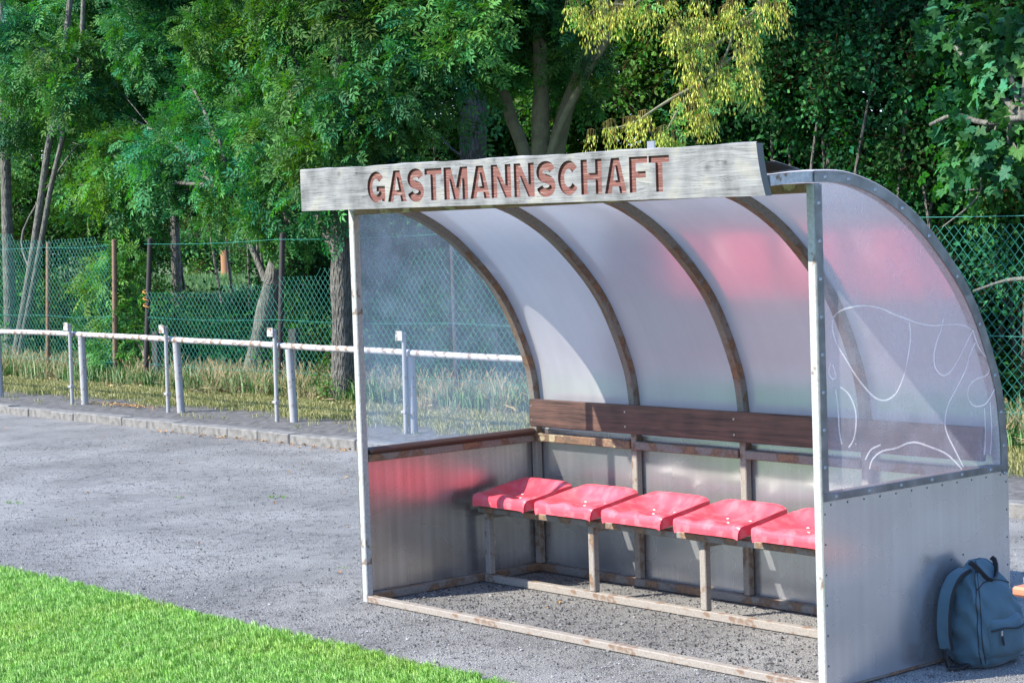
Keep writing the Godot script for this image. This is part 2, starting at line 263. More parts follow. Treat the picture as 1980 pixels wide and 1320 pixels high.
func make_materials() -> void:
	# tarmac: grey chippings in a darker binder
	var W := 1024
	var cell := noise(W, W, FastNoiseLite.TYPE_CELLULAR, 0.16, 1, 11)
	var fine := noise(W, W, FastNoiseLite.TYPE_SIMPLEX, 0.17, 2, 12)
	var wide := noise(W, W, FastNoiseLite.TYPE_SIMPLEX, 0.006, 4, 13)
	var hb := PackedByteArray()
	hb.resize(W * W)
	for k in W * W: hb[k] = clampi(int((255 - cell[k]) * 0.65 + fine[k] * 0.35), 0, 255)
	var atex := picture(W, W, func(_x: int, _y: int, k: int):
		var f := fine[k] / 255.0
		var st := 1.0 - cell[k] / 255.0
		var t := 0.18 + 0.40 * (f - 0.5) + 0.12 * (st - 0.5) + 0.02 * (wide[k] / 255.0 - 0.5)
		if f > 0.80: t += 0.22 * (f - 0.80) / 0.2
		if f < 0.30: t *= 0.55
		t = maxf(t, 0.02)
		return lin(t, t * 0.985, t * 0.955))
	var m := mat("asphalt", Color.WHITE, 0.92, 0.0, atex, 0.62)
	relief(m, grey(W, W, hb), 0.35)
	var p1 := noise(512, 512, FastNoiseLite.TYPE_SIMPLEX, 0.012, 5, 14)
	var p2 := noise(512, 512, FastNoiseLite.TYPE_CELLULAR, 0.006, 1, 15)
	var p3 := noise(512, 512, FastNoiseLite.TYPE_SIMPLEX, 0.09, 3, 16)
	m.detail_enabled = true
	m.detail_blend_mode = BaseMaterial3D.BLEND_MODE_MUL
	m.detail_uv_layer = BaseMaterial3D.DETAIL_UV_2
	m.uv2_triplanar = true
	m.uv2_world_triplanar = true
	m.uv2_scale = Vector3.ONE * 0.13
	m.detail_albedo = picture(512, 512, func(_x: int, _y: int, k: int):
		var t := 0.90 + 0.26 * (p1[k] / 255.0 - 0.5) + 0.07 * (p2[k] / 255.0 - 0.5) + 0.10 * (p3[k] / 255.0 - 0.5)
		if p3[k] < 48: t *= 0.80
		return Color(t, t * 0.995, t * 0.98))
	# soil of the verge
	var s1 := noise(512, 512, FastNoiseLite.TYPE_SIMPLEX, 0.02, 5, 21)
	var s2 := noise(512, 512, FastNoiseLite.TYPE_SIMPLEX, 0.25, 2, 22)
	var soil := picture(512, 512, func(_x: int, _y: int, k: int):
		var t := 0.115 + 0.12 * (s1[k] / 255.0 - 0.5) + 0.09 * (s2[k] / 255.0 - 0.5)
		t = maxf(t, 0.015)
		return lin(t * 1.05, t, t * 0.95))
	m = mat("soil", Color.WHITE, 0.95, 0.0, soil, 0.7)
	relief(m, grey(512, 512, s2), 1.5)
	mat("turf", lin(0.10, 0.17, 0.035), 0.95)
	mat("meadow", Color.WHITE, 0.95, 0.0, picture(512, 512, func(_x: int, _y: int, k: int):
		var t := s1[k] / 255.0
		var f := 0.6 + 0.8 * (s2[k] / 255.0)
		return lin((0.05 + 0.05 * t) * f, (0.10 + 0.02 * t) * f, 0.02 * f)), 0.5)
	# concrete of the kerb
	m = mat("concrete", Color.WHITE, 0.9, 0.0, picture(512, 512, func(_x: int, _y: int, k: int):
		var t := 0.15 + 0.12 * (s1[k] / 255.0 - 0.5) + 0.14 * (s2[k] / 255.0 - 0.5)
		return lin(t, t * 0.97, t * 0.9)), 0.8)
	relief(m, grey(512, 512, s2), 0.3)
	# galvanised sheet: dull zinc with run marks and grime
	var run := stretched(512, 512, 1, 64, FastNoiseLite.TYPE_SIMPLEX_SMOOTH, 0.05, 2, 31)
	var spg := noise(512, 512, FastNoiseLite.TYPE_CELLULAR, 0.05, 1, 32)
	var blot := noise(512, 512, FastNoiseLite.TYPE_SIMPLEX, 0.012, 5, 33)
	var speck := noise(512, 512, FastNoiseLite.TYPE_SIMPLEX, 0.18, 2, 34)
	var soft := noise(512, 512, FastNoiseLite.TYPE_SIMPLEX_SMOOTH, 0.006, 2, 35)
	var zinc := picture(512, 512, func(_x: int, _y: int, k: int):
		var t := 0.56 + 0.05 * (run[k] / 255.0 - 0.5) + 0.05 * (soft[k] / 255.0 - 0.5) + 0.03 * (speck[k] / 255.0 - 0.5)
		return lin(t * 0.99, t, t * 1.03))
	var zrough := picture(512, 512, func(_x: int, _y: int, k: int):
		var t := 0.27 + 0.06 * (soft[k] / 255.0 - 0.5)
		return Color(t, t, t))
	m = mat("zinc_sheet", Color.WHITE, 1.0, 0.85, zinc, 0.9)
	m.roughness_texture = zrough
	# the same sheet on the inside, spotted with grime
	var grime := picture(512, 512, func(_x: int, _y: int, k: int):
		var t := 0.42 + 0.10 * (run[k] / 255.0 - 0.5) + 0.10 * (soft[k] / 255.0 - 0.5) + 0.06 * (speck[k] / 255.0 - 0.5)
		if speck[k] > 205: t *= 0.88
		return lin(t, t * 0.98, t * 0.97))
	m = mat("zinc_grimy", Color.WHITE, 1.0, 0.85, grime, 0.9)
	m.roughness_texture = zrough
	# steel tube, zinc grey going to rust
	var rb := noise(512, 512, FastNoiseLite.TYPE_SIMPLEX, 0.011, 5, 41)
	var rf := noise(512, 512, FastNoiseLite.TYPE_SIMPLEX, 0.10, 3, 42)
	var tube_tex := func(edge: float, base: Array):
		return picture(512, 512, func(_x: int, _y: int, k: int):
			var r := rb[k] / 255.0 * 0.88 + rf[k] / 255.0 * 0.12
			var a := ss(edge, edge + 0.12, r)
			var g := 0.8 + 0.4 * rf[k] / 255.0
			var q := Color(0.16 * g, 0.105 * g, 0.07 * g)
			if r > edge + 0.2: q = Color(0.22 * g, 0.135 * g, 0.08 * g)
			return lin(lerpf(base[0] * g, q.r, a), lerpf(base[1] * g, q.g, a), lerpf(base[2] * g, q.b, a)))
	m = mat("rusty_tube", Color.WHITE, 0.62, 0.25, tube_tex.call(0.46, [0.20, 0.185, 0.165]), 0.9)
	m = mat("grey_tube", Color.WHITE, 0.5, 0.6, tube_tex.call(0.66, [0.40, 0.41, 0.42]), 0.8)
	m = mat("cream_tube", Color.WHITE, 0.55, 0.1, tube_tex.call(0.69, [0.34, 0.345, 0.335]), 0.8)
	m = mat("orange_tube", Color.WHITE, 0.6, 0.2, tube_tex.call(0.30, [0.42, 0.36, 0.22]), 0.7)
	m = mat("white_paint", Color.WHITE, 0.5, 0.0, tube_tex.call(0.55, [0.43, 0.42, 0.41]), 1.4)
	m = mat("pale_paint", Color.WHITE, 0.55, 0.0, tube_tex.call(0.70, [0.30, 0.30, 0.295]), 1.6)
	m = mat("fence_rust", Color.WHITE, 0.75, 0.1, tube_tex.call(0.25, [0.16, 0.10, 0.08]), 1.9)
	m = mat("dusty_tube", Color.WHITE, 0.8, 0.0, tube_tex.call(0.64, [0.235, 0.21, 0.18]), 1.1)
	m = mat("fence_dark", lin(0.035, 0.03, 0.03), 0.6, 0.1)
	m = mat("strip", Color.WHITE, 0.42, 0.8, picture(256, 256, func(x: int, y: int, _k: int):
		var t := 0.21 + 0.14 * (blot[y * 512 + x] / 255.0 - 0.5)
		return lin(t, t * 1.02, t * 1.06)), 2.0)
	mat("screw_steel", lin(0.36, 0.36, 0.38), 0.35, 0.9)
	mat("rivet_dark", lin(0.07, 0.065, 0.06), 0.6, 0.4)
	mat("wire_green", lin(0.035, 0.24, 0.19), 0.32, 0.0)
	mat("wire_steel", lin(0.3, 0.32, 0.32), 0.45, 0.7)
	# silvered wood of the name board: long grain, checks, yellowed patches
	var g1 := stretched(1024, 512, 32, 1, FastNoiseLite.TYPE_SIMPLEX, 0.05, 4, 51)
	var g2 := stretched(1024, 512, 32, 1, FastNoiseLite.TYPE_SIMPLEX, 0.22, 2, 52)
	var g3 := noise(1024, 512, FastNoiseLite.TYPE_SIMPLEX, 0.008, 4, 53)
	var knots := [[702, 14, 1.0], [762, 6, 0.7], [210, 500, 0.8], [420, 40, 0.9], [930, 490, 0.6], [560, 508, 0.5]]
	var wood := picture(1024, 512, func(x: int, y: int, k: int):
		var sh := 0.0
		var dark := 0.0
		for q in knots:
			var dx: float = absf(x - q[0])
			if dx > 150.0: continue
			var dy: float = y - q[1]
			if dy > 256.0: dy -= 512.0
			if dy < -256.0: dy += 512.0
			if absf(dy) > 60.0: continue
			sh += 16.0 * q[2] * exp(-pow(dx / 60.0, 2.0) - pow(dy / 26.0, 2.0)) * signf(dy)
			dark = maxf(dark, exp(-pow(dx / (11.0 * q[2]), 2.0) - pow(dy / (7.0 * q[2]), 2.0)))
		var kk := posmod(y - int(sh), 512) * 1024 + x
		var a := g1[kk] / 255.0
		var b := g2[kk] / 255.0
		var t := 0.185 + 0.07 * (a - 0.5) + 0.05 * (b - 0.5) + 0.17 * (g3[k] / 255.0 - 0.5)
		if b < 0.16: t *= 0.6
		t *= 1.0 - 0.55 * dark
		var ye := ss(0.55, 0.8, g3[k] / 255.0)
		return lin(t * 0.93, t * (0.945 - 0.03 * ye), t * (0.955 - 0.12 * ye)))
	m = mat("silver_wood", Color.WHITE, 0.85, 0.0, wood, 1.0, false)
	relief(m, grey(1024, 512, g2), 0.12)
	m = mat("letter_paint", Color.WHITE, 0.75, 0.0, picture(1024, 512, func(_x: int, _y: int, k: int):
		var b := g2[k] / 255.0
		var t := 0.85 + 0.4 * (g1[k] / 255.0 - 0.5)
		if b > 0.80: return lin(0.23, 0.15, 0.125)
		return lin(0.15 * t, 0.054 * t, 0.042 * t)), 1.0, false)
	relief(m, grey(1024, 512, g2), 0.2)
	mat("board_end", lin(0.12, 0.12, 0.115), 0.95)
	# varnished brown plank
	m = mat("brown_plank", Color.WHITE, 0.55, 0.0, picture(1024, 512, func(_x: int, _y: int, k: int):
		var t := 0.8 + 0.8 * (g1[k] / 255.0 - 0.5) + 0.5 * (g2[k] / 255.0 - 0.5) + 0.5 * (g3[k] / 255.0 - 0.5)
		return lin(0.105 * t, 0.052 * t, 0.036 * t)), 1.0, false)
	relief(m, grey(1024, 512, g2), 0.1)
	m = mat("salmon_slat", Color.WHITE, 0.5, 0.0, picture(512, 256, func(x: int, y: int, _k: int):
		var t := 0.85 + 0.4 * (g1[y * 1024 + x] / 255.0 - 0.5)
		return lin(0.52 * t, 0.20 * t, 0.11 * t)), 1.0)
	mat("sill_brown", lin(0.075, 0.038, 0.028), 0.45)
	# red moulded plastic, bleached and scuffed
	m = mat("red_plastic", Color.WHITE, 0.28, 0.0, picture(512, 512, func(_x: int, _y: int, k: int):
		var a := ss(0.40, 0.75, blot[k] / 255.0)
		var f := 0.94 + 0.12 * speck[k] / 255.0
		return lin(0.68 * f, (0.07 + 0.07 * a) * f, (0.10 + 0.07 * a) * f)), 1.6)
	mat("white_plastic", lin(0.7, 0.7, 0.68), 0.5)
	# milky roof sheet that lets light through
	m = mat("milky_sheet", Color.WHITE, 0.24, 0.42, picture(512, 512, func(_x: int, _y: int, k: int):
		var t := 1.0 + 0.10 * (soft[k] / 255.0 - 0.5) + 0.05 * (blot[k] / 255.0 - 0.5) + 0.03 * (run[k] / 255.0 - 0.5)
		if speck[k] > 232: t *= 0.9
		return lin(0.67 * t, 0.635 * t, 0.63 * t)), 0.7)
	m.metallic_specular = 0.7
	m.clearcoat_enabled = true
	m.clearcoat = 1.0
	m.clearcoat_roughness = 0.12
	m.backlight_enabled = true
	m.backlight = Color(0.72, 0.72, 0.72)
	# bark
	var bk := stretched(512, 512, 1, 6, FastNoiseLite.TYPE_SIMPLEX, 0.06, 4, 61)
	m = mat("bark", Color.WHITE, 0.95, 0.0, picture(512, 512, func(_x: int, _y: int, k: int):
		var t := 0.11 + 0.13 * (bk[k] / 255.0 - 0.5) + 0.08 * (blot[k] / 255.0 - 0.5)
		return lin(t * 1.02, t * 0.98, t * 0.84)), 1.1)
	relief(m, grey(512, 512, bk), 5.0)
	m = mat("pale_bark", Color.WHITE, 0.9, 0.0, picture(512, 512, func(_x: int, _y: int, k: int):
		var t := 0.12 + 0.10 * (bk[k] / 255.0 - 0.5) + 0.12 * (blot[k] / 255.0 - 0.5)
		return lin(t, t * 0.98, t * 0.84)), 1.1)
	relief(m, grey(512, 512, bk), 2.0)
	m = mat("olive_bark", Color.WHITE, 0.9, 0.0, picture(512, 512, func(_x: int, _y: int, k: int):
		var t := 0.17 + 0.07 * (bk[k] / 255.0 - 0.5) + 0.10 * (blot[k] / 255.0 - 0.5)
		return lin(t * 1.02, t, t * 0.6)), 1.1)
	mat("twig", lin(0.20, 0.17, 0.13), 0.9)
	# foliage: colour comes from the leaves themselves
	m = mat("leaf", Color.WHITE, 0.5)
	m.metallic_specular = 0.28
	m.vertex_color_use_as_albedo = true
	m.backlight_enabled = true
	m.backlight = Color(0.75, 0.85, 0.30)
	m = mat("blade", Color.WHITE, 0.5)
	m.vertex_color_use_as_albedo = true
	m.backlight_enabled = true
	m.backlight = Color(0.55, 0.65, 0.25)
	m = mat("straw", Color.WHITE, 0.8)
	m.vertex_color_use_as_albedo = true
	m.backlight_enabled = true
	m.backlight = Color(0.4, 0.38, 0.3)
	m = mat("stone_chip", Color.WHITE, 0.85)
	m.vertex_color_use_as_albedo = true
	# backpack cloth
	var weave := noise(256, 256, FastNoiseLite.TYPE_SIMPLEX, 0.4, 1, 71)
	m = mat("blue_cloth", Color.WHITE, 0.85, 0.0, picture(256, 256, func(x: int, y: int, k: int):
		var t := 0.9 + 0.25 * (weave[k] / 255.0 - 0.5) + 0.25 * (blot[y * 512 + x] / 255.0 - 0.5)
		return lin(0.050 * t, 0.102 * t, 0.128 * t)), 3.0)
	relief(m, grey(256, 256, weave), 0.05)
	m.rim_enabled = true
	m.rim = 0.3
	mat("black_web", lin(0.012, 0.012, 0.014), 0.7)
	mat("silver", lin(0.6, 0.6, 0.6), 0.3, 1.0)

func film(w: int, h: int, base: float, sd: int, marks: Array, tone: Color) -> ImageTexture:   # dirt film and scratches on an acrylic pane: where it is opaque
	var im := Image.create(w, h, false, Image.FORMAT_L8)
	for mark in marks:
		var s: Array = mark
		var sm := []
		for k in range(0, s.size() - 2, 2):
			var q0 := Vector2(s[maxi(k - 2, 0)], s[maxi(k - 2, 0) + 1])
			var q3 := Vector2(s[mini(k + 4, s.size() - 2)], s[mini(k + 4, s.size() - 2) + 1])
			for q in 6:
				var w2 := Vector2(s[k], s[k + 1]).cubic_interpolate(Vector2(s[k + 2], s[k + 3]), q0, q3, q / 6.0)
				sm.append_array([w2.x, w2.y])
		sm.append_array([s[-2], s[-1]])
		s = sm
		for k in range(0, s.size() - 2, 2):
			var a := Vector2(s[k] / 1.25 * w, (1.0 - (s[k + 1] - 0.75) / 1.27) * h)
			var b := Vector2(s[k + 2] / 1.25 * w, (1.0 - (s[k + 3] - 0.75) / 1.27) * h)
			var steps := int(a.distance_to(b)) + 1
			for q in steps:
				var p := a.lerp(b, float(q) / steps)
				for dy in range(-3, 4):
					for dx in range(-3, 4):
						var xx := int(p.x) + dx; var yy := int(p.y) + dy
						if xx < 0 or yy < 0 or xx >= w or yy >= h: continue
						var v := clampf(1.05 - Vector2(dx, dy).length() / 3.4, 0, 1)
						if im.get_pixel(xx, yy).r < v: im.set_pixel(xx, yy, Color(v, v, v))
	var r := RandomNumberGenerator.new()
	r.seed = sd
	for q in 90:                                     # short scuffs
		var p := Vector2(r.randf() * w, r.randf() * h)
		var d := Vector2.from_angle(r.randf_range(0.8, 2.2)) * r.randf_range(4, 26)
		var st := r.randf_range(0.15, 0.5)
		for k in 40:
			var e := p + d * k / 40.0
			if e.x >= 0 and e.y >= 0 and e.x < w and e.y < h: im.set_pixel(int(e.x), int(e.y), Color(st, st, st))
	var mk := im.get_data()
	var n1 := noise(w, h, FastNoiseLite.TYPE_SIMPLEX, 0.006, 4, sd)
	var n2 := noise(w, h, FastNoiseLite.TYPE_SIMPLEX, 0.2, 2, sd + 1)
	var n3 := stretched(w, h, 1, 16, FastNoiseLite.TYPE_SIMPLEX, 0.06, 3, sd + 2)
	return picture(w, h, func(_x: int, _y: int, k: int):
		var a := base + 0.16 * (n1[k] / 255.0 - 0.5) + 0.04 * (n2[k] / 255.0 - 0.5) + 0.035 * (n3[k] / 255.0 - 0.5)
		if n2[k] > 216: a += 0.18
		var s := mk[k] / 255.0 * (0.45 + 0.75 * n1[k] / 255.0) * (0.7 + 0.5 * n2[k] / 255.0)
		a += 0.62 * s
		s = clampf(s * 1.4, 0, 1)
		return Color(lerpf(tone.r, 0.97, s), lerpf(tone.g, 0.95, s), lerpf(tone.b, 0.94, s), clampf(a, 0.02, 0.9)))

# ---------- shelter ----------
const RIBS = [0.022, 0.785, 1.53, 2.27, 2.978]
var prof := []                                        # the arch seen from the side: Vector2(z, y), from the front overhang to the rear rail
func make_profile() -> void:
	var k := [Vector2(0.245, 2.008), Vector2(0.12, 2.018), Vector2(0, 2.022), Vector2(-0.205, 2.012), Vector2(-0.456, 1.934), Vector2(-0.715, 1.774), Vector2(-0.983, 1.5), Vector2(-1.152, 1.166), Vector2(-1.2, 0.93), Vector2(-1.207, 0.74)]
	for a in k.size() - 1:
		for q in 6:
			prof.append(k[a].cubic_interpolate(k[a + 1], k[maxi(a - 1, 0)], k[mini(a + 2, k.size() - 1)], q / 6.0))
	prof.append(k[-1])
func arch(off: float, x: float, from := 0) -> Array:  # the profile moved inwards by off
	var r := []
	for a in range(from, prof.size()):
		var d: Vector2 = (prof[mini(a + 1, prof.size() - 1)] - prof[maxi(a - 1, 0)]).normalized()
		var p: Vector2 = prof[a] + Vector2(-d.y, d.x) * off
		r.append(Vector3(x, p.y, p.x))
	return r
func roof_at(z: float) -> float:
	for a in prof.size() - 1:
		if prof[a].x >= z and prof[a + 1].x <= z:
			return lerpf(prof[a].y, prof[a + 1].y, (z - prof[a].x) / (prof[a + 1].x - prof[a].x))
	return 0.75
func beam(called: String, lo: Vector3, hi: Vector3, m: Material, parent: Node, bev := 0.004) -> MeshInstance3D:
	var mb := MB.new()
	mb.box(lo, hi, bev)
	return part(called, mb, m, parent)
func dome(r: float, h: float, m: Material) -> ArrayMesh:   # screw head, axis +x
	var mb := MB.new()
	var ring := []
	for j in 8: ring.append(Vector3(0, cos(TAU * j / 8), sin(TAU * j / 8)))
	for j in 8:
		var a: Vector3 = ring[j] * r; var b: Vector3 = ring[(j + 1) % 8] * r
		var a2: Vector3 = ring[j] * r * 0.6 + Vector3(h, 0, 0); var b2: Vector3 = ring[(j + 1) % 8] * r * 0.6 + Vector3(h, 0, 0)
		mb.quad(a, b, b2, a2, (ring[j] + Vector3(0.6, 0, 0)).normalized())
		mb.tri(a2, b2, Vector3(h * 1.1, 0, 0), Vector3.RIGHT)
	return mb.mesh(m)

func glyph(ch: String, w: float) -> Array:            # outlines in units of the letter height, even-odd
	var s := 0.265
	var V := func(a: Array) -> PackedVector2Array:
		var r := PackedVector2Array()
		for k in range(0, a.size(), 2): r.append(Vector2(a[k], a[k + 1]))
		return r
	var c := w * 0.5
	match ch:
		"A":
			var xi := func(y: float) -> float: return s * 1.06 + (c - s * 1.06) * y / 0.80
			return [V.call([0, 0, c - s * 0.62, 1, c + s * 0.62, 1, w, 0, w - s * 1.06, 0, w - xi.call(0.2), 0.2, xi.call(0.2), 0.2, s * 1.06, 0]), V.call([xi.call(0.37), 0.37, c, 0.79, w - xi.call(0.37), 0.37])]
		"T": return [V.call([0, 1, w, 1, w, 0.81, c + s * 0.5, 0.81, c + s * 0.5, 0, c - s * 0.5, 0, c - s * 0.5, 0.81, 0, 0.81])]
		"M": return [V.call([0, 0, 0, 1, s * 1.35, 1, c, 0.36, w - s * 1.35, 1, w, 1, w, 0, w - s, 0, w - s, 0.64, c + s * 0.42, 0, c - s * 0.42, 0, s, 0.64, s, 0])]
		"N": return [V.call([0, 0, 0, 1, s * 1.08, 1, w - s, 0.37, w - s, 1, w, 1, w, 0, w - s * 1.08, 0, s, 0.63, s, 0])]
		"H": return [V.call([0, 0, 0, 1, s, 1, s, 0.61, w - s, 0.61, w - s, 1, w, 1, w, 0, w - s, 0, w - s, 0.42, s, 0.42, s, 0])]
		"F": return [V.call([0, 0, 0, 1, w, 1, w, 0.82, s, 0.82, s, 0.59, w * 0.9, 0.59, w * 0.9, 0.41, s, 0.41, s, 0])]
	if ch == "S":
		var path := PackedVector2Array()
		for k in 19: path.append(100.0 * Vector2(c + (w - s) * 0.5 * cos(deg_to_rad(12 + 258.0 * k / 18)), 0.705 + 0.19 * sin(deg_to_rad(12 + 258.0 * k / 18))))
		for k in 19: path.append(100.0 * Vector2(c + (w - s) * 0.5 * cos(deg_to_rad(82 - 254.0 * k / 18)), 0.30 + 0.195 * sin(deg_to_rad(82 - 254.0 * k / 18))))
		var o: PackedVector2Array = Geometry2D.offset_polyline(path, s * 50.0, Geometry2D.JOIN_ROUND, Geometry2D.END_BUTT)[0]
		var r := PackedVector2Array()
		for q in o: r.append(q / 100.0)
		return [r]
	var a0 := 36.0
	var a1 := 324.0 if ch == "C" else 345.0
	var ring := PackedVector2Array()
	for k in 29:
		var t := deg_to_rad(lerpf(a0, a1, k / 28.0))
		ring.append(100.0 * Vector2(c + c * cos(t), 0.5 + 0.5 * sin(t)))
	for k in 29:
		var t := deg_to_rad(lerpf(a1, a0, k / 28.0))
		ring.append(100.0 * Vector2(c + (c - s) * cos(t), 0.5 + (0.5 - s * 0.9) * sin(t)))
	if ch == "G":
		var bar: PackedVector2Array = V.call([c * 1.02, 33, 0, 0])
		bar = V.call([c * 104, 52, w * 100, 52, w * 100, 3, (w - s * 0.62) * 100, 3, (w - s) * 100, 35, c * 104, 35])
		ring = Geometry2D.merge_polygons(ring, bar)[0]
	var out := PackedVector2Array()
	for q in ring: out.append(q / 100.0)
	return [out]

func slabs(polys: Array, lo: Vector2, hi: Vector2) -> Array:   # [inside trapezoids, outside trapezoids] of the rectangle, each [y0, y1, xl0, xr0, xl1, xr1]
	var ys := [lo.y, hi.y]
	for P in polys:
		for q in P: ys.append(q.y)
	ys.sort()
	var ins := []
	var outs := []
	for k in ys.size() - 1:
		var y0: float = ys[k]
		var y1: float = ys[k + 1]
		if y1 - y0 < 1e-6: continue
		var cut := []
		for P in polys:
			for j in P.size():
				var a: Vector2 = P[j]; var b: Vector2 = P[(j + 1) % P.size()]
				if a.y > b.y: var sw := a; a = b; b = sw
				if a.y <= y0 + 1e-7 and b.y >= y1 - 1e-7 and b.y - a.y > 1e-7:
					cut.append([lerpf(a.x, b.x, (y0 - a.y) / (b.y - a.y)), lerpf(a.x, b.x, (y1 - a.y) / (b.y - a.y))])
		cut.sort_custom(func(p, q): return p[0] + p[1] < q[0] + q[1])
		var last := [lo.x, lo.x]
		for j in range(0, cut.size() - 1, 2):
			outs.append([y0, y1, last[0], cut[j][0], last[1], cut[j][1]])
			ins.append([y0, y1, cut[j][0], cut[j + 1][0], cut[j][1], cut[j + 1][1]])
			last = cut[j + 1]
		outs.append([y0, y1, last[0], hi.x, last[1], hi.x])
	return [ins, outs]

func make_sign(parent: Node) -> void:
	var HB := 0.197
	var zf := 0.287
	var zb := 0.252
	var deep := 0.010
	var at := func(x: float, t: float, z: float) -> Vector3: return Vector3(x, 1.960 - 0.0112 * x + t, z)
	var tuv := func(x: float, t: float) -> Vector2: return Vector2(x * 0.62, 0.13 - t * 0.9)
	var b := MB.new()
	var words := "GASTMANNSCHAFT"
	var xs := [0.552, 0.686, 0.706, 0.846, 0.856, 0.974, 0.982, 1.103, 1.118, 1.283, 1.299, 1.433, 1.442, 1.572, 1.592, 1.722, 1.736, 1.854, 1.870, 2.0, 2.010, 2.134, 2.149, 2.277, 2.293, 2.396, 2.404, 2.516]
	var L := 0.012
	var quad_at := func(mb: MB, t: Array, z: float) -> void:
		mb.quad(at.call(t[2], t[0], z), at.call(t[3], t[0], z), at.call(t[5], t[1], z), at.call(t[4], t[1], z), Vector3.BACK, [tuv.call(t[2], t[0]), tuv.call(t[3], t[0]), tuv.call(t[5], t[1]), tuv.call(t[4], t[1])])
	var letters := []
	var left: float = 0.10
	for k in 14:
		var right: float = (xs[2 * k + 1] + xs[2 * k + 2]) * 0.5 if k < 13 else 2.60
		var t0 := 0.029
		var hh := 0.142
		var polys := []
		for P in glyph(words[k], (xs[2 * k + 1] - xs[2 * k]) / hh):
			var r := PackedVector2Array()
			for q in P: r.append(Vector2(xs[2 * k] + q.x * hh, t0 + q.y * hh))
			polys.append(r)
		var sl := slabs(polys, Vector2(left, 0), Vector2(right, HB))
		for t in sl[1]: quad_at.call(b, t, zf)
		var lm := MB.new()
		for t in sl[0]: quad_at.call(lm, t, zf - deep)
		for P in polys:
			for j in P.size():
				var p: Vector2 = P[j]; var q: Vector2 = P[(j + 1) % P.size()]
				var e := (q - p).normalized()
				lm.quad(at.call(p.x, p.y, zf), at.call(q.x, q.y, zf), at.call(q.x, q.y, zf - deep), at.call(p.x, p.y, zf - deep), Vector3(e.y, -e.x, 0.01), [tuv.call(p.x, p.y), tuv.call(q.x, q.y), tuv.call(q.x, q.y), tuv.call(p.x, p.y)])
		letters.append(lm)
		left = right
	# plain ends, the right one sawn askew and slightly hollow; worn wavy top and bottom edges
	var wav := func(x: float) -> float: return 0.0022 * sin(x * 9.0) + 0.0013 * sin(x * 31.0 + 1.0)
	var cols := []
	for k in 8: cols.append(lerpf(L, 0.10, k / 7.0))
	for k in 7: quad_at.call(b, [0.0, HB, cols[k], cols[k + 1], cols[k], cols[k + 1]], zf)
	var re := func(t: float) -> float: return 3.012 - 0.040 * t / HB - 0.006 * sin(PI * t / HB)
	for k in 6:
		var ta := HB * k / 6.0
		var tb := HB * (k + 1) / 6.0
		quad_at.call(b, [ta, tb, 2.60, re.call(ta), 2.60, re.call(tb)], zf)
		b.quad(at.call(2.60, ta, zb), at.call(re.call(ta), ta, zb), at.call(re.call(tb), tb, zb), at.call(2.60, tb, zb), Vector3.FORWARD)
	b.quad(at.call(L, 0, zb), at.call(2.60, 0, zb), at.call(2.60, HB, zb), at.call(L, HB, zb), Vector3.FORWARD)
	b.quad(at.call(L, 0, zf), at.call(L, 0, zb), at.call(L, HB, zb), at.call(L, HB, zf), Vector3.LEFT, [tuv.call(L, 0), tuv.call(L + 0.03, 0), tuv.call(L + 0.03, HB), tuv.call(L, HB)])
	for k in 40:                                       # top and bottom edges
		var xa := lerpf(L, 2.97, k / 40.0)
		var xb := lerpf(L, 2.97, (k + 1) / 40.0)
		var wa: float = 0.004 + wav.call(xa)
		var wb: float = 0.004 + wav.call(xb)
		b.quad(at.call(xa, HB, zf), at.call(xb, HB, zf), at.call(xb, HB + wb, zf - 0.007), at.call(xa, HB + wa, zf - 0.007), Vector3(0, 0.7, 0.7), [tuv.call(xa, HB), tuv.call(xb, HB), tuv.call(xb, HB + 0.01), tuv.call(xa, HB + 0.01)])
		b.quad(at.call(xa, HB + wa, zf - 0.007), at.call(xb, HB + wb, zf - 0.007), at.call(xb, HB, zb), at.call(xa, HB, zb), Vector3.UP, [tuv.call(xa, HB), tuv.call(xb, HB), tuv.call(xb, HB + 0.03), tuv.call(xa, HB + 0.03)])
		b.quad(at.call(xa, 0, zf), at.call(xb, 0, zf), at.call(xb, 0, zb), at.call(xa, 0, zb), Vector3.DOWN, [tuv.call(xa, 0), tuv.call(xb, 0), tuv.call(xb, -0.03), tuv.call(xa, -0.03)])
	var board := part("sign_board", b, M.silver_wood, parent)
	tag(board, "weathered grey board with carved red-brown letters GASTMANNSCHAFT")
	for lm in letters: part("letter", lm, M.letter_paint, board)
	var em := MB.new()
	for k in 6:
		var ta := HB * k / 6.0
		var tb := HB * (k + 1) / 6.0
		em.quad(at.call(re.call(ta), ta, zf), at.call(re.call(ta), ta, zb), at.call(re.call(tb), tb, zb), at.call(re.call(tb), tb, zf), Vector3.RIGHT)
	part("end_grain", em, M.board_end, board)
	for x in [0.35, 1.42, 2.36]:                      # steel straps that carry the board on the roof overhang
		var st := MB.new()
		st.box(Vector3(x, 1.95, 0.243), Vector3(x + 0.04, 2.142 + (0.022 if x > 2.0 else -0.03), 0.2505), 0.001)
		part("bracket", st, M.screw_steel, parent)

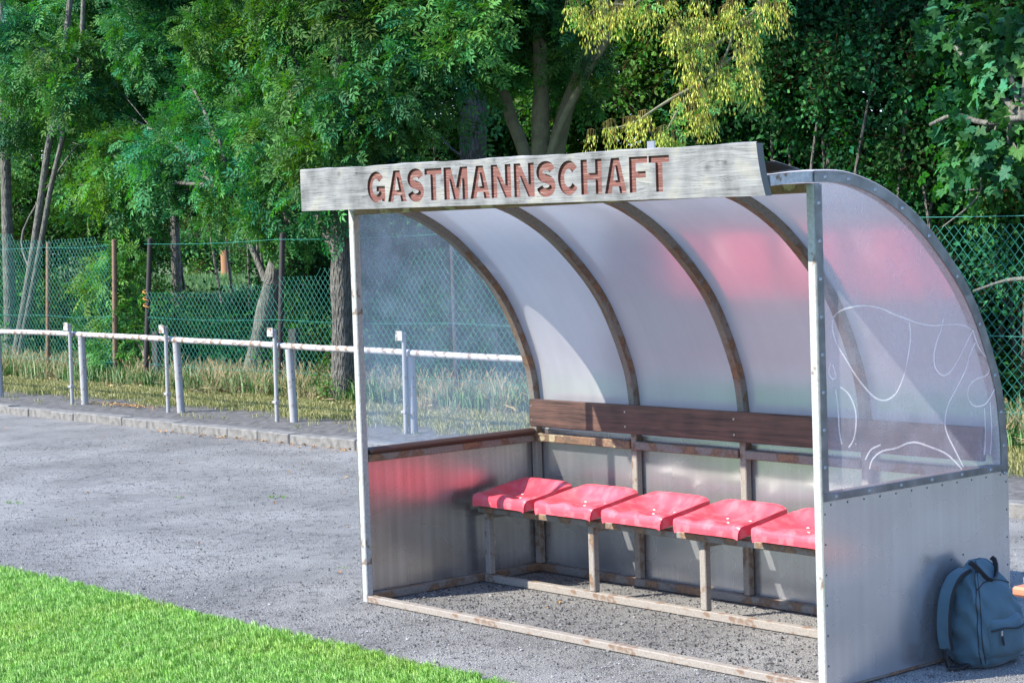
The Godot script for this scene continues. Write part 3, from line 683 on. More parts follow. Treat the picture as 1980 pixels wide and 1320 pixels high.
func seat_mesh() -> ArrayMesh:
	var pr := [[-0.160, 0.048], [-0.165, 0.070], [-0.153, 0.082], [-0.130, 0.074], [-0.100, 0.044], [-0.068, 0.018], [-0.030, 0.006], [0.01, 0.003], [0.06, 0.010], [0.105, 0.026], [0.142, 0.033], [0.166, 0.027], [0.181, 0.010], [0.186, -0.012], [0.184, -0.034]]
	var mb := MB.new()
	var N := 26
	var f := func(u: float, v: float) -> Vector3:
		var s := v * (pr.size() - 1)
		var k := mini(int(s), pr.size() - 2)
		var t := s - k
		var a := Vector2(pr[maxi(k - 1, 0)][0], pr[maxi(k - 1, 0)][1])
		var p := Vector2(pr[k][0], pr[k][1]).cubic_interpolate(Vector2(pr[k + 1][0], pr[k + 1][1]), a, Vector2(pr[mini(k + 2, pr.size() - 1)][0], pr[mini(k + 2, pr.size() - 1)][1]), t)
		var x := u * 2.0 - 1.0
		var hw := 0.212
		var back: float = ss(0.30, 0.0, v)             # rear corners rounded
		hw -= 0.06 * pow(back, 2.2)
		hw -= 0.016 * ss(0.75, 1.0, v)
		var y := p.y
		var e := absf(x)
		var rim := lerpf(0.080, 0.031, clampf((p.x + 0.155) / 0.30, 0.0, 1.0))
		y = lerpf(y, maxf(y, rim), pow(e, 3.2) * ss(0.05, 0.2, v) * ss(0.95, 0.72, v))      # raised rim
		y -= 0.026 * exp(-pow((e - 0.45) / 0.22, 2.0)) * exp(-pow((v - 0.69) / 0.09, 2.0))   # two thigh hollows
		y -= 0.006 * (1.0 - e * e) * exp(-pow((v - 0.42) / 0.2, 2.0))
		y -= 0.010 * pow(e, 14.0)
		y -= 0.022 * pow(e, 5.0) * back
		return Vector3(x * hw, y, p.x)
	mb.grid(N, 44, f)
	for s in [0.0, 1.0]:                               # turned-down sides
		var row := []
		for k in 45: row.append(f.call(s, k / 44.0))
		var sg: float = s * 2.0 - 1.0
		for k in 44:
			var a: Vector3 = row[k]; var b: Vector3 = row[k + 1]
			var da := Vector3(sg * 0.001, -minf(0.052, a.y + 0.036) * (0.8 + 0.2 * ss(0.3, 0.8, k / 44.0)), 0)
			var db := Vector3(sg * 0.001, -minf(0.052, b.y + 0.036) * (0.8 + 0.2 * ss(0.3, 0.8, (k + 1) / 44.0)), 0)
			mb.quad(a, b, b + db, a + da, Vector3(sg, 0, 0))
	return mb.mesh(M.red_plastic)

func make_shelter() -> void:
	var sh := thing("team_shelter", "curved steel and acrylic team shelter with red seats and wooden name board", "shelter")
	var W := 3.0
	# frame
	tag(beam("post", Vector3(0, 0, -0.04), Vector3(0.04, 1.97, 0), M.cream_tube, sh))
	tag(beam("post", Vector3(2.96, 0, -0.04), Vector3(3, 1.97, 0), M.cream_tube, sh))
	var T := 0.04
	beam("front_rail", Vector3(0.0405, 1.935, -0.0395), Vector3(2.9595, 1.972, -0.0005), M.orange_tube, sh)
	for x in RIBS:
		var mb := MB.new()
		mb.bar(arch(0.026, x), Vector3.RIGHT, T, T)
		part("rib", mb, M.grey_tube if x > 2.5 else M.rusty_tube, sh)
	beam("threshold", Vector3(0.041, 0.003, -0.042), Vector3(2.959, 0.036, 0.002), M.dusty_tube, sh)
	beam("base_beam", Vector3(0.046, 0.003, -0.80), Vector3(2.954, 0.042, -0.76), M.dusty_tube, sh)
	beam("base_beam", Vector3(0.041, 0.003, -1.194), Vector3(2.959, 0.043, -1.154), M.rusty_tube, sh)
	for x in [0.002, 2.958]:
		beam("base_beam", Vector3(x + 0.001, 0.003, -1.195), Vector3(x + 0.039, 0.045, -0.043), M.rusty_tube, sh)
	for x in [0.002, 2.958]:
		beam("side_rail", Vector3(x + 0.001, 0.703, -1.158), Vector3(x + 0.039, 0.742, -0.043), M.rusty_tube, sh)
	beam("sill", Vector3(0.004, 0.744, -1.15), Vector3(0.062, 0.776, -0.044), M.sill_brown, sh, 0.012)
	beam("sill", Vector3(2.938, 0.744, -1.15), Vector3(2.996, 0.776, -0.044), M.sill_brown, sh, 0.012)
	for k in 4:
		beam("rear_rail", Vector3(RIBS[k] + 0.021, 0.705, -1.186), Vector3(RIBS[k + 1] - 0.021, 0.748, -1.146), M.orange_tube if k == 0 else M.rusty_tube, sh)
	for x in RIBS:
		beam("rear_post", Vector3(x - 0.0198, 0.044, -1.198), Vector3(x + 0.0198, 0.775, -1.158), M.dusty_tube, sh)
	# sheet metal
	for k in 4:
		var lo := Vector3(RIBS[k] + 0.001 if k else 0.0, 0.025, -1.206)
		beam("rear_panel", lo, Vector3(RIBS[k + 1] - 0.001 if k < 3 else 3.0, 0.768, -1.2032), M.zinc_sheet, sh, 0.0)
	beam("side_panel", Vector3(-0.0035, 0.02, -1.206), Vector3(-0.0005, 0.772, -0.001), M.zinc_grimy, sh, 0.0)
	var rp := MB.new()                                 # right sheet, slightly buckled
	rp.grid(20, 14, func(u: float, v: float): return Vector3(3.0036 + 0.0022 * sin(u * 7.0 + v * 3.0) * sin(v * PI) * sin(u * PI), 0.02 + 0.752 * v, -0.001 - 1.205 * u))
	rp.quad(Vector3(3.0006, 0.02, -0.001), Vector3(3.0036, 0.02, -0.001), Vector3(3.0036, 0.772, -0.001), Vector3(3.0006, 0.772, -0.001), Vector3.BACK)
	rp.quad(Vector3(3.0006, 0.02, -0.001), Vector3(3.0006, 0.02, -1.206), Vector3(3.0006, 0.772, -1.206), Vector3(3.0006, 0.772, -0.001), Vector3.LEFT)
	var right := part("side_panel", rp, M.zinc_sheet, sh)
	var riv := dome(0.0045, 0.002, M.rivet_dark)
	for k in 12: put_mesh("rivet", riv, right, Transform3D(Basis(), Vector3(3.0037, 0.733, -0.05 - 0.1 * k)))
	for k in 6:
		put_mesh("rivet", riv, right, Transform3D(Basis(), Vector3(3.0037, 0.70 - 0.118 * k, -0.014)))
		put_mesh("rivet", riv, right, Transform3D(Basis(), Vector3(3.0037, 0.70 - 0.118 * k, -1.19)))
	for q in [[0.42, -0.80], [0.43, -0.88]]: put_mesh("rivet", riv, right, Transform3D(Basis(), Vector3(3.0046, q[0], q[1])))
	# roof sheets, one for each bay
	for k in 4:
		var mb := MB.new()
		var A := arch(0.0, RIBS[k] + 0.0005 if k else -0.004)
		var B := arch(0.0, RIBS[k + 1] - 0.0005 if k < 3 else 3.004)
		var n := A.size() - 1
		mb.grid(2, n, func(u: float, v: float):
			var q := mini(int(round(v * n)), n)
			return A[q].lerp(B[q], u))
		part("roof_sheet", mb, M.milky_sheet, sh)
	# clear end panes
	var marks := [[], SCRATCHES]
	for e in 2:
		var pm := StandardMaterial3D.new()
		pm.resource_name = "acrylic_pane"
		pm.albedo_texture = film(900, 900, 0.29 if e == 0 else 0.34, 81 + e * 7, marks[e], Color(0.68, 0.78, 0.88) if e == 0 else Color(0.80, 0.80, 0.84))
		pm.transparency = BaseMaterial3D.TRANSPARENCY_ALPHA
		pm.roughness = 0.12
		pm.metallic_specular = 0.7
		pm.backlight_enabled = true
		pm.backlight = Color(0.9, 0.9, 0.9)
		var x := -0.0012 if e == 0 else 3.0015
		var mb := MB.new()
		var nz := 40
		mb.grid(nz, 1, func(u: float, v: float):
			var z := -0.004 - 1.196 * u
			var top := roof_at(z) - 0.006
			return Vector3(x, lerpf(0.7745, maxf(top, 0.776), v), z))
		for j in mb.v.size():
			mb.uv[j] = Vector2(-mb.v[j].z / 1.25, 1.0 - (mb.v[j].y - 0.75) / 1.27)
		part("side_pane", mb, pm, sh)
	# flat clamping strips with screws round the right pane
	var strips := MB.new()
	strips.bar(arch(0.026, 3.0045, 12), Vector3.RIGHT, 0.004, 0.044)
	var sp := part("clamp_strip", strips, M.strip, sh)
	var scr := dome(0.009, 0.004, M.screw_steel)
	var path := arch(0.028, 3.0066, 12)
	for k in range(2, path.size(), 4): put_mesh("screw", scr, sp, Transform3D(Basis(), path[k]))
	sp = beam("clamp_strip", Vector3(3.0025, 0.7785, -0.040), Vector3(3.0064, 1.966, -0.001), M.strip, sh, 0.0012)
	for k in 8: put_mesh("screw", scr, sp, Transform3D(Basis(), Vector3(3.0065, 0.88 + 0.145 * k, -0.02)))
	sp = beam("clamp_strip", Vector3(3.0038, 0.748, -1.205), Vector3(3.0085, 0.778, -0.001), M.strip, sh, 0.0012)
	for k in 6: put_mesh("screw", scr, sp, Transform3D(Basis(), Vector3(3.0086, 0.763, -0.08 - 0.2 * k)))
	# front edge of the roof: lipped sheet, a loose piece of flashing and the rail that holds the board
	beam("overhang_rail", Vector3(0.0435, 1.965, 0.2035), Vector3(2.9565, 2.0, 0.2405), M.grey_tube, sh)
	var fl := MB.new()
	fl.box(Vector3(-0.16, -0.001, -0.075), Vector3(0.16, 0.001, 0.065), 0.0, Transform3D(Basis(Vector3.RIGHT, -0.22).rotated(Vector3.BACK, 0.03), Vector3(2.85, 2.036, 0.165)))
	part("flashing", fl, M.strip, sh)
	# backrest plank
	var bp := MB.new()
	var lo := Vector3(0.052, 0.79, -1.13)
	var hi := Vector3(2.95, 0.936, -1.102)
	bp.box(lo, hi, 0.004)
	for j in bp.v.size(): bp.uv[j] = Vector2(bp.v[j].x * 0.55, -(bp.v[j].y + bp.v[j].z) * 1.3)
	var plank := part("backrest", bp, M.brown_plank, sh)
	var dot := dome(0.006, 0.002, M.silver)
	for x in RIBS.slice(0, 4):
		for y in [0.825, 0.9]: put_mesh("screw", dot, plank, Transform3D(Basis(Vector3.UP, -PI / 2), Vector3(x + 0.05 if x < 0.1 else x, y, -1.1019)))
	for x in RIBS.slice(1, 4): beam("plank_block", Vector3(x - 0.022, 0.80, -1.157), Vector3(x + 0.022, 0.92, -1.1305), M.rusty_tube, sh)
	# bench frame
	for z in [-0.745, -0.93]:
		beam("seat_rail", Vector3(0.05, 0.373, z - 0.02), Vector3(2.95, 0.405, z + 0.02), M.rusty_tube, sh)
	for x in [0.075, 0.87, 1.625, 2.38]:
		beam("bench_leg", Vector3(x - 0.02, 0.0435, -0.799), Vector3(x + 0.02, 0.3725, -0.761), M.dusty_tube, sh)
		beam("seat_bearer", Vector3(x - 0.018, 0.338, -1.156), Vector3(x + 0.018, 0.3722, -0.80), M.rusty_tube, sh)
	var sm := seat_mesh()
	for k in 6:
		var s := put_mesh("seat", sm, sh, Transform3D(Basis(Vector3.UP, [0.0, 0.012, -0.01, 0.006, -0.012, 0.0][k]), Vector3(0.296 + 0.484 * k, 0.456, -0.842)))
		s.set_meta("label", "red moulded plastic shell seat, %s from the left end of the bench" % ["first", "second", "third", "fourth", "fifth", "sixth"][k])
		for q in [[-0.07, -0.045], [0.07, -0.045], [0.0, 0.03]]: put_mesh("bolt", dome(0.008, 0.003, M.white_plastic), s, Transform3D(Basis(Vector3.BACK, PI / 2), Vector3(q[0], 0.006 if q[1] < 0.0 else 0.0015, q[1])))
		for q in [-0.09, 0.09]:
			beam("seat_foot", Vector3(q - 0.03, -0.051, -0.10), Vector3(q + 0.03, -0.018, 0.112), M.white_plastic, s, 0.002)
	make_sign(sh)

# ---------- backpack and slatted bench beside the shelter ----------
func make_backpack() -> void:
	var o := thing("backpack", "petrol blue backpack leaning on the metal side of the shelter", "backpack", Vector3(3.125, 0.004, -0.86))
	var ht := [[0.0, 0.125, 0.075, 0.0], [0.018, 0.150, 0.092, 0.002], [0.06, 0.165, 0.103, 0.004], [0.14, 0.162, 0.100, 0.0], [0.21, 0.153, 0.092, -0.004], [0.27, 0.138, 0.080, -0.012], [0.32, 0.117, 0.064, -0.020], [0.36, 0.090, 0.046, -0.028], [0.395, 0.062, 0.030, -0.034], [0.418, 0.038, 0.016, -0.037]]
	var body := func(u: float, v: float) -> Vector3:
		var s := v * (ht.size() - 1)
		var k := mini(int(s), ht.size() - 2)
		var t := s - k
		var w: float = lerpf(ht[k][1], ht[k + 1][1], t)
		var d: float = lerpf(ht[k][2], ht[k + 1][2], t)
		var cx: float = lerpf(ht[k][3], ht[k + 1][3], t)
		var y: float = lerpf(ht[k][0], ht[k + 1][0], t)
		var a := u * TAU
		var ca := cos(a); var sa := sin(a)
		var e := 0.5
		var px := signf(ca) * pow(absf(ca), e) * d
		var pz := signf(sa) * pow(absf(sa), e) * w
		var wr := 0.008 * sin(a * 5.0 + y * 31.0) + 0.006 * sin(a * 9.0 - y * 55.0 + 1.0) + 0.004 * sin(y * 70.0 + a * 2.0)
		var f := 1.0 + wr / maxf(d, 0.04) * 0.55
		return Vector3(cx + px * f, y, pz * f)
	var mb := MB.new()
	mb.grid(64, 36, body)
	mb.grid(20, 1, func(u: float, v: float): return body.call(u, 0.0) * Vector3(1.0 - v, 1, 1.0 - v))
	mb.grid(20, 1, func(u: float, v: float):
		var q: Vector3 = body.call(u, 1.0)
		return Vector3(lerpf(q.x, -0.03, v), q.y + 0.004 * v, q.z * (1.0 - v)))
	part("body", mb, M.blue_cloth, o)
	# front pocket, bulging from the side that faces away from the shelter
	var pk := MB.new()
	pk.grid(18, 14, func(u: float, v: float):
		var x := u * 2.0 - 1.0
		var y := v * 2.0 - 1.0
		var b := pow(maxf(0.0, 1.0 - pow(absf(x), 5.0)), 0.5) * pow(maxf(0.0, 1.0 - pow(absf(y), 5.0)), 0.5)
		return Vector3(0.085 - 0.012 * v + 0.042 * b, 0.035 + 0.165 * v + 0.004 * sin(u * 9.0), x * 0.118))
	var pocket := part("front_pocket", pk, M.blue_cloth, o)
	var zp := MB.new()
	var pts := []
	for k in 17: pts.append(Vector3(0.1255 - 0.018 * pow(absf(k / 8.0 - 1.0), 4.0), 0.155 + 0.006 * sin(k * 0.4), lerpf(0.112, -0.112, k / 16.0)))
	zp.tube(pts, pts.map(func(_p): return 0.0035), 6)
	part("zip", zp, M.black_web, pocket)
	var pl := MB.new()
	pl.box(Vector3(0.124, 0.132, 0.066), Vector3(0.130, 0.153, 0.074), 0.001)
	part("zip_slider", pl, M.silver, pocket)
	pl = MB.new()
	pl.tube([Vector3(0.129, 0.133, 0.070), Vector3(0.131, 0.115, 0.069), Vector3(0.132, 0.095, 0.064)], [0.004, 0.006, 0.004], 8)
	part("zip_cord", pl, M.black_web, pocket)
	# seams
	for s in [0.115, 0.30]:
		pts = []
		for k in 22: pts.append(body.call(s * (1.0 if s < 0.2 else 0.5) + 0.02 * sin(k * 0.25), lerpf(0.12, 0.92, k / 21.0)) * Vector3(1.008, 1, 1.008))
		var sm := MB.new()
		sm.tube(pts, pts.map(func(_p): return 0.0022), 5)
		part("seam", sm, M.black_web, o)
	pts = []
	for k in 20: pts.append(body.call(lerpf(0.86, 1.15, k / 19.0), 0.685 - 0.03 * cos(k * 0.33)) * Vector3(1.01, 1, 1.01))
	var zz := MB.new()
	zz.tube(pts, pts.map(func(_p): return 0.0028), 5)
	part("zip", zz, M.black_web, o)
	# shoulder strap on the near side: padded blue band edged black, ending in black webbing
	var band := func(path: Array, across: Vector3, w: float, th: float, m: Material, called: String) -> void:
		var st := MB.new()
		st.bar(path, across, w, th)
		part(called, st, m, o)
	var sp := []
	for q in [[-0.045, 0.385, 0.075], [-0.060, 0.36, 0.125], [-0.062, 0.30, 0.175], [-0.056, 0.22, 0.205], [-0.05, 0.14, 0.215], [-0.042, 0.08, 0.212]]: sp.append(Vector3(q[0], q[1], q[2]))
	var smooth := []
	for k in sp.size() - 1:
		for q in 5: smooth.append(sp[k].cubic_interpolate(sp[k + 1], sp[maxi(k - 1, 0)], sp[mini(k + 2, sp.size() - 1)], q / 5.0))
	smooth.append(sp[-1])
	band.call(smooth, Vector3.RIGHT, 0.058, 0.012, M.blue_cloth, "strap")
	for s in [-0.031, 0.031]: band.call(smooth.map(func(p): return p + Vector3(s, 0, 0)), Vector3.RIGHT, 0.006, 0.014, M.black_web, "strap_edge")
	band.call([Vector3(-0.042, 0.085, 0.212), Vector3(-0.034, 0.045, 0.225), Vector3(-0.02, 0.012, 0.235), Vector3(0.005, 0.008, 0.20), Vector3(0.02, 0.02, 0.15)], Vector3(0.8, 0, 0.6).normalized(), 0.04, 0.006, M.black_web, "webbing")
	# haul loop
	var lp := []
	for k in 11:
		var a := PI * k / 10.0
		lp.append(Vector3(0.0 + 0.055 * sin(a) - 0.02, 0.405 - 0.055 * sin(a) * sin(a) + 0.012 * cos(a * 2.0), 0.075 * cos(a)))
	band.call(lp, Vector3(0.7, 0.7, 0).normalized(), 0.022, 0.007, M.black_web, "haul_loop")

func make_bench() -> void:
	var o := thing("slatted_bench", "bench with salmon painted wooden slats at the right picture edge", "bench", Vector3(3.58, 0, -0.5))
	for q in [[-0.13, -0.27, -0.15], [-0.03, -0.055, 0.065]]:
		var mb := MB.new()
		mb.box(Vector3(q[0], 0.385, q[1]), Vector3(1.75, 0.423, q[2]), 0.009)
		var sl := part("slat", mb, M.salmon_slat, o)
		for x in [0.36, 1.5]: put_mesh("bolt", dome(0.008, 0.003, M.screw_steel), sl, Transform3D(Basis(Vector3.BACK, PI / 2), Vector3(x, 0.4232, (q[1] + q[2]) * 0.5)))
	for x in [0.34, 1.48]:
		var lg := MB.new()
		lg.box(Vector3(x, 0.345, -0.26), Vector3(x + 0.04, 0.3845, 0.06), 0.003)
		lg.box(Vector3(x, 0.004, -0.25), Vector3(x + 0.04, 0.3448, -0.21), 0.003)
		lg.box(Vector3(x, 0.004, 0.01), Vector3(x + 0.04, 0.3448, 0.05), 0.003)
		part("leg_frame", lg, M.fence_dark, o)

# ---------- foliage ----------
func leaflet(mb: MB, p: Vector3, dir: Vector3, nrm: Vector3, l: float, w: float, fold := 0.25, bend := 0.15) -> void:   # a pointed leaf folded along its midrib
	var side := dir.cross(nrm).normalized()
	var up := side.cross(dir).normalized()
	if up.dot(nrm) < 0.0: up = -up
	var mid := p + dir * l * 0.5 + up * l * bend * 0.3
	var tip := p + dir * l - up * l * bend
	for s in [-1.0, 1.0]:
		var a: Vector3 = p + dir * l * 0.46 + side * s * w * 0.54 + up * w * fold
		var n1: Vector3 = (up - side * s * fold * 1.6).normalized()
		var k := mb.vert(p, n1); mb.vert(mid, n1); mb.vert(a, n1); mb.vert(tip, n1)
		mb.face(k, k + 1, k + 2); mb.face(k + 1, k + 3, k + 2)
func ash_sprig(sd: int, n: int, hue: Color) -> MB:   # the tip of an ash twig with n feathered leaves
	var r := RandomNumberGenerator.new()
	r.seed = sd
	var mb := MB.new()
	for q in n:
		var az := TAU * q / n + r.randf_range(-0.4, 0.4)
		var el := r.randf_range(-0.35, 0.65)
		var dir := Vector3(cos(az) * cos(el), sin(az) * cos(el), sin(el) + 0.55).normalized()
		var base := Vector3(0, 0, r.randf_range(-0.05, 0.12))
		var L := r.randf_range(0.17, 0.27)
		var nrm := (Vector3(0, 1, 0.3) - dir * Vector3(0, 1, 0.3).dot(dir)).normalized()
		if nrm.length() < 0.5: nrm = Vector3(1, 0, 0)
		nrm = nrm.rotated(dir, r.randf_range(-0.5, 0.5))
		var side := dir.cross(nrm).normalized()
		var g := r.randf_range(0.75, 1.25)
		mb.col = Color(hue.r * g * r.randf_range(0.85, 1.2), hue.g * g, hue.b * g * r.randf_range(0.7, 1.2))
		for t in [0.34, 0.54, 0.74, 0.9]:
			var p: Vector3 = base + dir * L * t + Vector3(0, -1, 0) * L * t * t * 0.25
			for s in [-1.0, 1.0]:
				var d: Vector3 = (dir * 0.6 + side * s + Vector3(0, -0.18, 0) + Vector3(r.randf_range(-0.15, 0.15), r.randf_range(-0.2, 0.1), r.randf_range(-0.15, 0.15))).normalized()
				leaflet(mb, p, d, nrm, r.randf_range(0.062, 0.085), r.randf_range(0.022, 0.029))
		var e: Vector3 = base + dir * L * 0.95 + Vector3(0, -1, 0) * L * 0.22
		leaflet(mb, e, (dir + Vector3(0, -0.35, 0)).normalized(), nrm, 0.08, 0.027)
		mb.col = Color(hue.r * 1.3, hue.g * 1.1, hue.b)
		mb.tube([base, base + dir * L * 0.5 + Vector3(0, -1, 0) * L * 0.06, e], [0.0022, 0.0018, 0.0012], 3, 0.0, false)
	return mb
func broad_sprig(sd: int, n: int, l: float, ratio: float, spread: float, hue: Color) -> MB:   # a twig with simple leaves
	var r := RandomNumberGenerator.new()
	r.seed = sd
	var mb := MB.new()
	for q in n:
		var p := Vector3(r.randfn(0, 0.45), r.randfn(0, 0.45), r.randfn(0, 0.45)) * spread
		var d := (p.normalized() + Vector3(r.randf_range(-0.7, 0.7), r.randf_range(-0.8, 0.3), r.randf_range(-0.7, 0.7))).normalized()
		var nr := Vector3(r.randf_range(-0.7, 0.7), 0.9, r.randf_range(-0.7, 0.7) + 0.25).normalized()
		var g := r.randf_range(0.65, 1.35)
		mb.col = Color(hue.r * g * r.randf_range(0.8, 1.25), hue.g * g, hue.b * g)
		var ll := l * r.randf_range(0.7, 1.2)
		leaflet(mb, p, d, nr, ll, ll * ratio, 0.16)
	mb.col = Color(0.10, 0.08, 0.05)
	for q in 4:
		var e := Vector3(r.randfn(0, 0.5), r.randfn(0, 0.5), r.randfn(0, 0.5)) * spread
		mb.tube([Vector3(0, 0, -spread * 0.5), e * 0.5, e], [0.004, 0.003, 0.002], 3, 0.0, false)
	return mb
func maple_sprig(sd: int, n: int, hue: Color) -> MB:
	var r := RandomNumberGenerator.new()
	r.seed = sd
	var mb := MB.new()
	for q in n:
		var p := Vector3(r.randfn(0, 0.5), r.randfn(0, 0.4), r.randfn(0, 0.5)) * 0.22
		var nr := Vector3(r.randf_range(-0.5, 0.5), 0.8, r.randf_range(0.0, 0.9)).normalized()
		var d0 := (Vector3(r.randf_range(-1, 1), -0.5, r.randf_range(-0.2, 1.0))).normalized()
		d0 = (d0 - nr * d0.dot(nr)).normalized()
		var g := r.randf_range(0.7, 1.3)
		mb.col = Color(hue.r * g, hue.g * g, hue.b * g * r.randf_range(0.8, 1.3))
		var S := r.randf_range(0.055, 0.085)
		for a in [-1.9, -0.85, 0.0, 0.85, 1.9]:
			leaflet(mb, p, d0.rotated(nr, a), nr, S * (1.0 if absf(a) < 1.0 else 0.62), S * 0.62, 0.1, 0.08)
	return mb
func key_cluster(sd: int) -> ArrayMesh:                 # a hanging bunch of ash keys
	var r := RandomNumberGenerator.new()
	r.seed = sd
	var mb := MB.new()
	for q in 70:
		var a := r.randf() * TAU
		var rad := 0.07 * sqrt(r.randf())
		var p := Vector3(cos(a) * rad, -0.02 - rad * 0.5 - 0.20 * pow(r.randf(), 1.3), sin(a) * rad)
		var d := Vector3(cos(a) * 0.25 + r.randf_range(-0.2, 0.2), -1, sin(a) * 0.25 + r.randf_range(-0.2, 0.2)).normalized()
		var nr := Vector3(r.randf_range(-1, 1), 0.2, r.randf_range(-1, 1)).normalized()
		var g := r.randf_range(0.8, 1.25)
		mb.col = Color(0.55 * g * r.randf_range(0.88, 1.12), 0.58 * g, 0.12 * g)
		if r.randf() < 0.12: mb.col = Color(0.36, 0.22, 0.05)
		leaflet(mb, p, d, nr, r.randf_range(0.034, 0.044), 0.0095, 0.1, 0.05)
	mb.col = Color(0.3, 0.24, 0.08)
	for q in 9:
		var a := TAU * q / 9.0
		mb.tube([Vector3(0, 0.01, 0), Vector3(cos(a) * 0.035, 0.0, sin(a) * 0.035), Vector3(cos(a) * 0.05, -0.12, sin(a) * 0.05)], [0.0016, 0.0014, 0.001], 3, 0.0, false)
	return mb.mesh(M.leaf)

func boughs(sprigs: Array, count: int, n: int, spread: float, sd: int) -> Array:   # several twigs grown together; returns meshes
	var r := RandomNumberGenerator.new()
	r.seed = sd
	var made := []
	for q in count:
		var mb := MB.new()
		for k in n:
			var src: MB = sprigs[r.randi() % sprigs.size()]
			var d := Vector3(r.randfn(), r.randfn(), r.randfn()).normalized()
			var fw := (d * 0.7 + Vector3(r.randf_range(-0.5, 0.5), r.randf_range(-0.6, 0.2), r.randf_range(0.0, 0.9))).normalized()
			if absf(fw.y) > 0.96: fw = Vector3(0.3, -0.5, 0.8).normalized()
			var t := Transform3D((Basis.looking_at(-fw, Vector3.UP) * Basis(Vector3.BACK, r.randf_range(-0.6, 0.6))).scaled_local(Vector3.ONE * r.randf_range(0.8, 1.2)), d * spread * pow(r.randf(), 0.45))
			var g := r.randf_range(0.8, 1.22)
			var h := r.randf_range(0.88, 1.16)
			var base := mb.v.size()
			for j in src.v.size():
				mb.v.append(t * src.v[j])
				mb.n.append((t.basis * src.n[j]).normalized())
				mb.uv.append(src.uv[j])
				var c: Color = src.c[j]
				mb.c.append(Color(c.r * g * h, c.g * g, c.b * g / h))
			for j in src.i: mb.i.append(base + j)
		made.append(mb.mesh(M.leaf))
	return made

func fill(parent: Node, called: String, blobs: Array, per: float, kinds: Array, size: Vector2, tint: Array, sd: int, from := Vector3.ZERO) -> void:
	# scatters sprigs through ellipsoids given as x, y, z, r; per = sprigs in a ball of one metre radius
	var r := RandomNumberGenerator.new()
	r.seed = sd
	var where := []
	var tints := []
	for k in kinds: where.append([]); tints.append([])
	for b in range(0, blobs.size(), 4):
		var c := Vector3(blobs[b], blobs[b + 1], blobs[b + 2]) - from
		var R: float = blobs[b + 3]
		var bt := r.randf_range(0.65, 1.35)
		var yel := r.randf_range(0.75, 1.3)
		for q in int(ceil(per * pow(R, 2.3) / 8.0)) + 1:
			var d := Vector3(r.randfn(), r.randfn(), r.randfn()).normalized()
			var p := c + d * R * pow(r.randf(), 0.42) * r.randf_range(0.6, 1.1) * Vector3(1.1, 0.9, 0.9)
			if p.y + from.y < 0.14: continue
			var fw := (d * 0.8 + Vector3(r.randf_range(-0.6, 0.6), r.randf_range(-0.75, 0.25), r.randf_range(-0.4, 0.8))).normalized()
			if absf(fw.y) > 0.96: fw = Vector3(0.3, -0.5, 0.8).normalized()
			var bs := Basis.looking_at(-fw, Vector3.UP) * Basis(Vector3.BACK, r.randf_range(-0.6, 0.6))
			var k := r.randi() % kinds.size()
			where[k].append(Transform3D(bs.scaled_local(Vector3.ONE * r.randf_range(size.x, size.y)), p))
			var g := bt * r.randf_range(0.75, 1.25)
			var w := r.randf()
			var ta: Color = tint[0]; var tb: Color = tint[1]
			var tc := ta.lerp(tb, w)
			tints[k].append(Color(tc.r * g * yel, tc.g * g, tc.b * g / yel))
	for k in kinds.size():
		if where[k].size(): copies(called, kinds[k], where[k], tints[k], parent)

func limb(mb: MB, pts: Array, r0: float, r1: float, sides := 10, rough := 0.08) -> void:
	var sm := []
	for k in pts.size() - 1:
		for q in 5: sm.append(pts[k].cubic_interpolate(pts[k + 1], pts[maxi(k - 1, 0)], pts[mini(k + 2, pts.size() - 1)], q / 5.0))
	sm.append(pts[-1])
	var rad := []
	for k in sm.size(): rad.append(lerpf(r0, r1, pow(float(k) / (sm.size() - 1), 0.8)) * (1.0 + (0.35 * exp(-k * 0.8) if r0 > 0.06 else 0.0)))
	mb.tube(sm, rad, sides, rough, true, 1.0)
func reach(mb: MB, from: Array, blobs: Array, base: Vector3, every: int, sd: int) -> void:   # limbs from the stem into the crown
	var r := RandomNumberGenerator.new()
	r.seed = sd
	for b in range(0, blobs.size(), 4 * every):
		var c := Vector3(blobs[b], blobs[b + 1], blobs[b + 2]) - base
		var best: Vector3 = from[0]
		for f in from:
			if f.distance_to(c - Vector3(0, 0.6, 0)) < best.distance_to(c - Vector3(0, 0.6, 0)): best = f
		limb(mb, [best, best.lerp(c, 0.5) + Vector3(r.randf_range(-0.15, 0.15), 0.12, r.randf_range(-0.1, 0.1)), c], 0.035, 0.008, 6, 0.0)
		for q in 3:
			limb(mb, [best.lerp(c, 0.6), c + Vector3(r.randf_range(-1, 1), r.randf_range(-0.5, 0.5), r.randf_range(-0.5, 0.5)) * blobs[b + 3]], 0.012, 0.004, 4, 0.0)
func V3(a: Array) -> Array:
	var o := []
	for k in range(0, a.size(), 3): o.append(Vector3(a[k], a[k + 1], a[k + 2]))
	return o

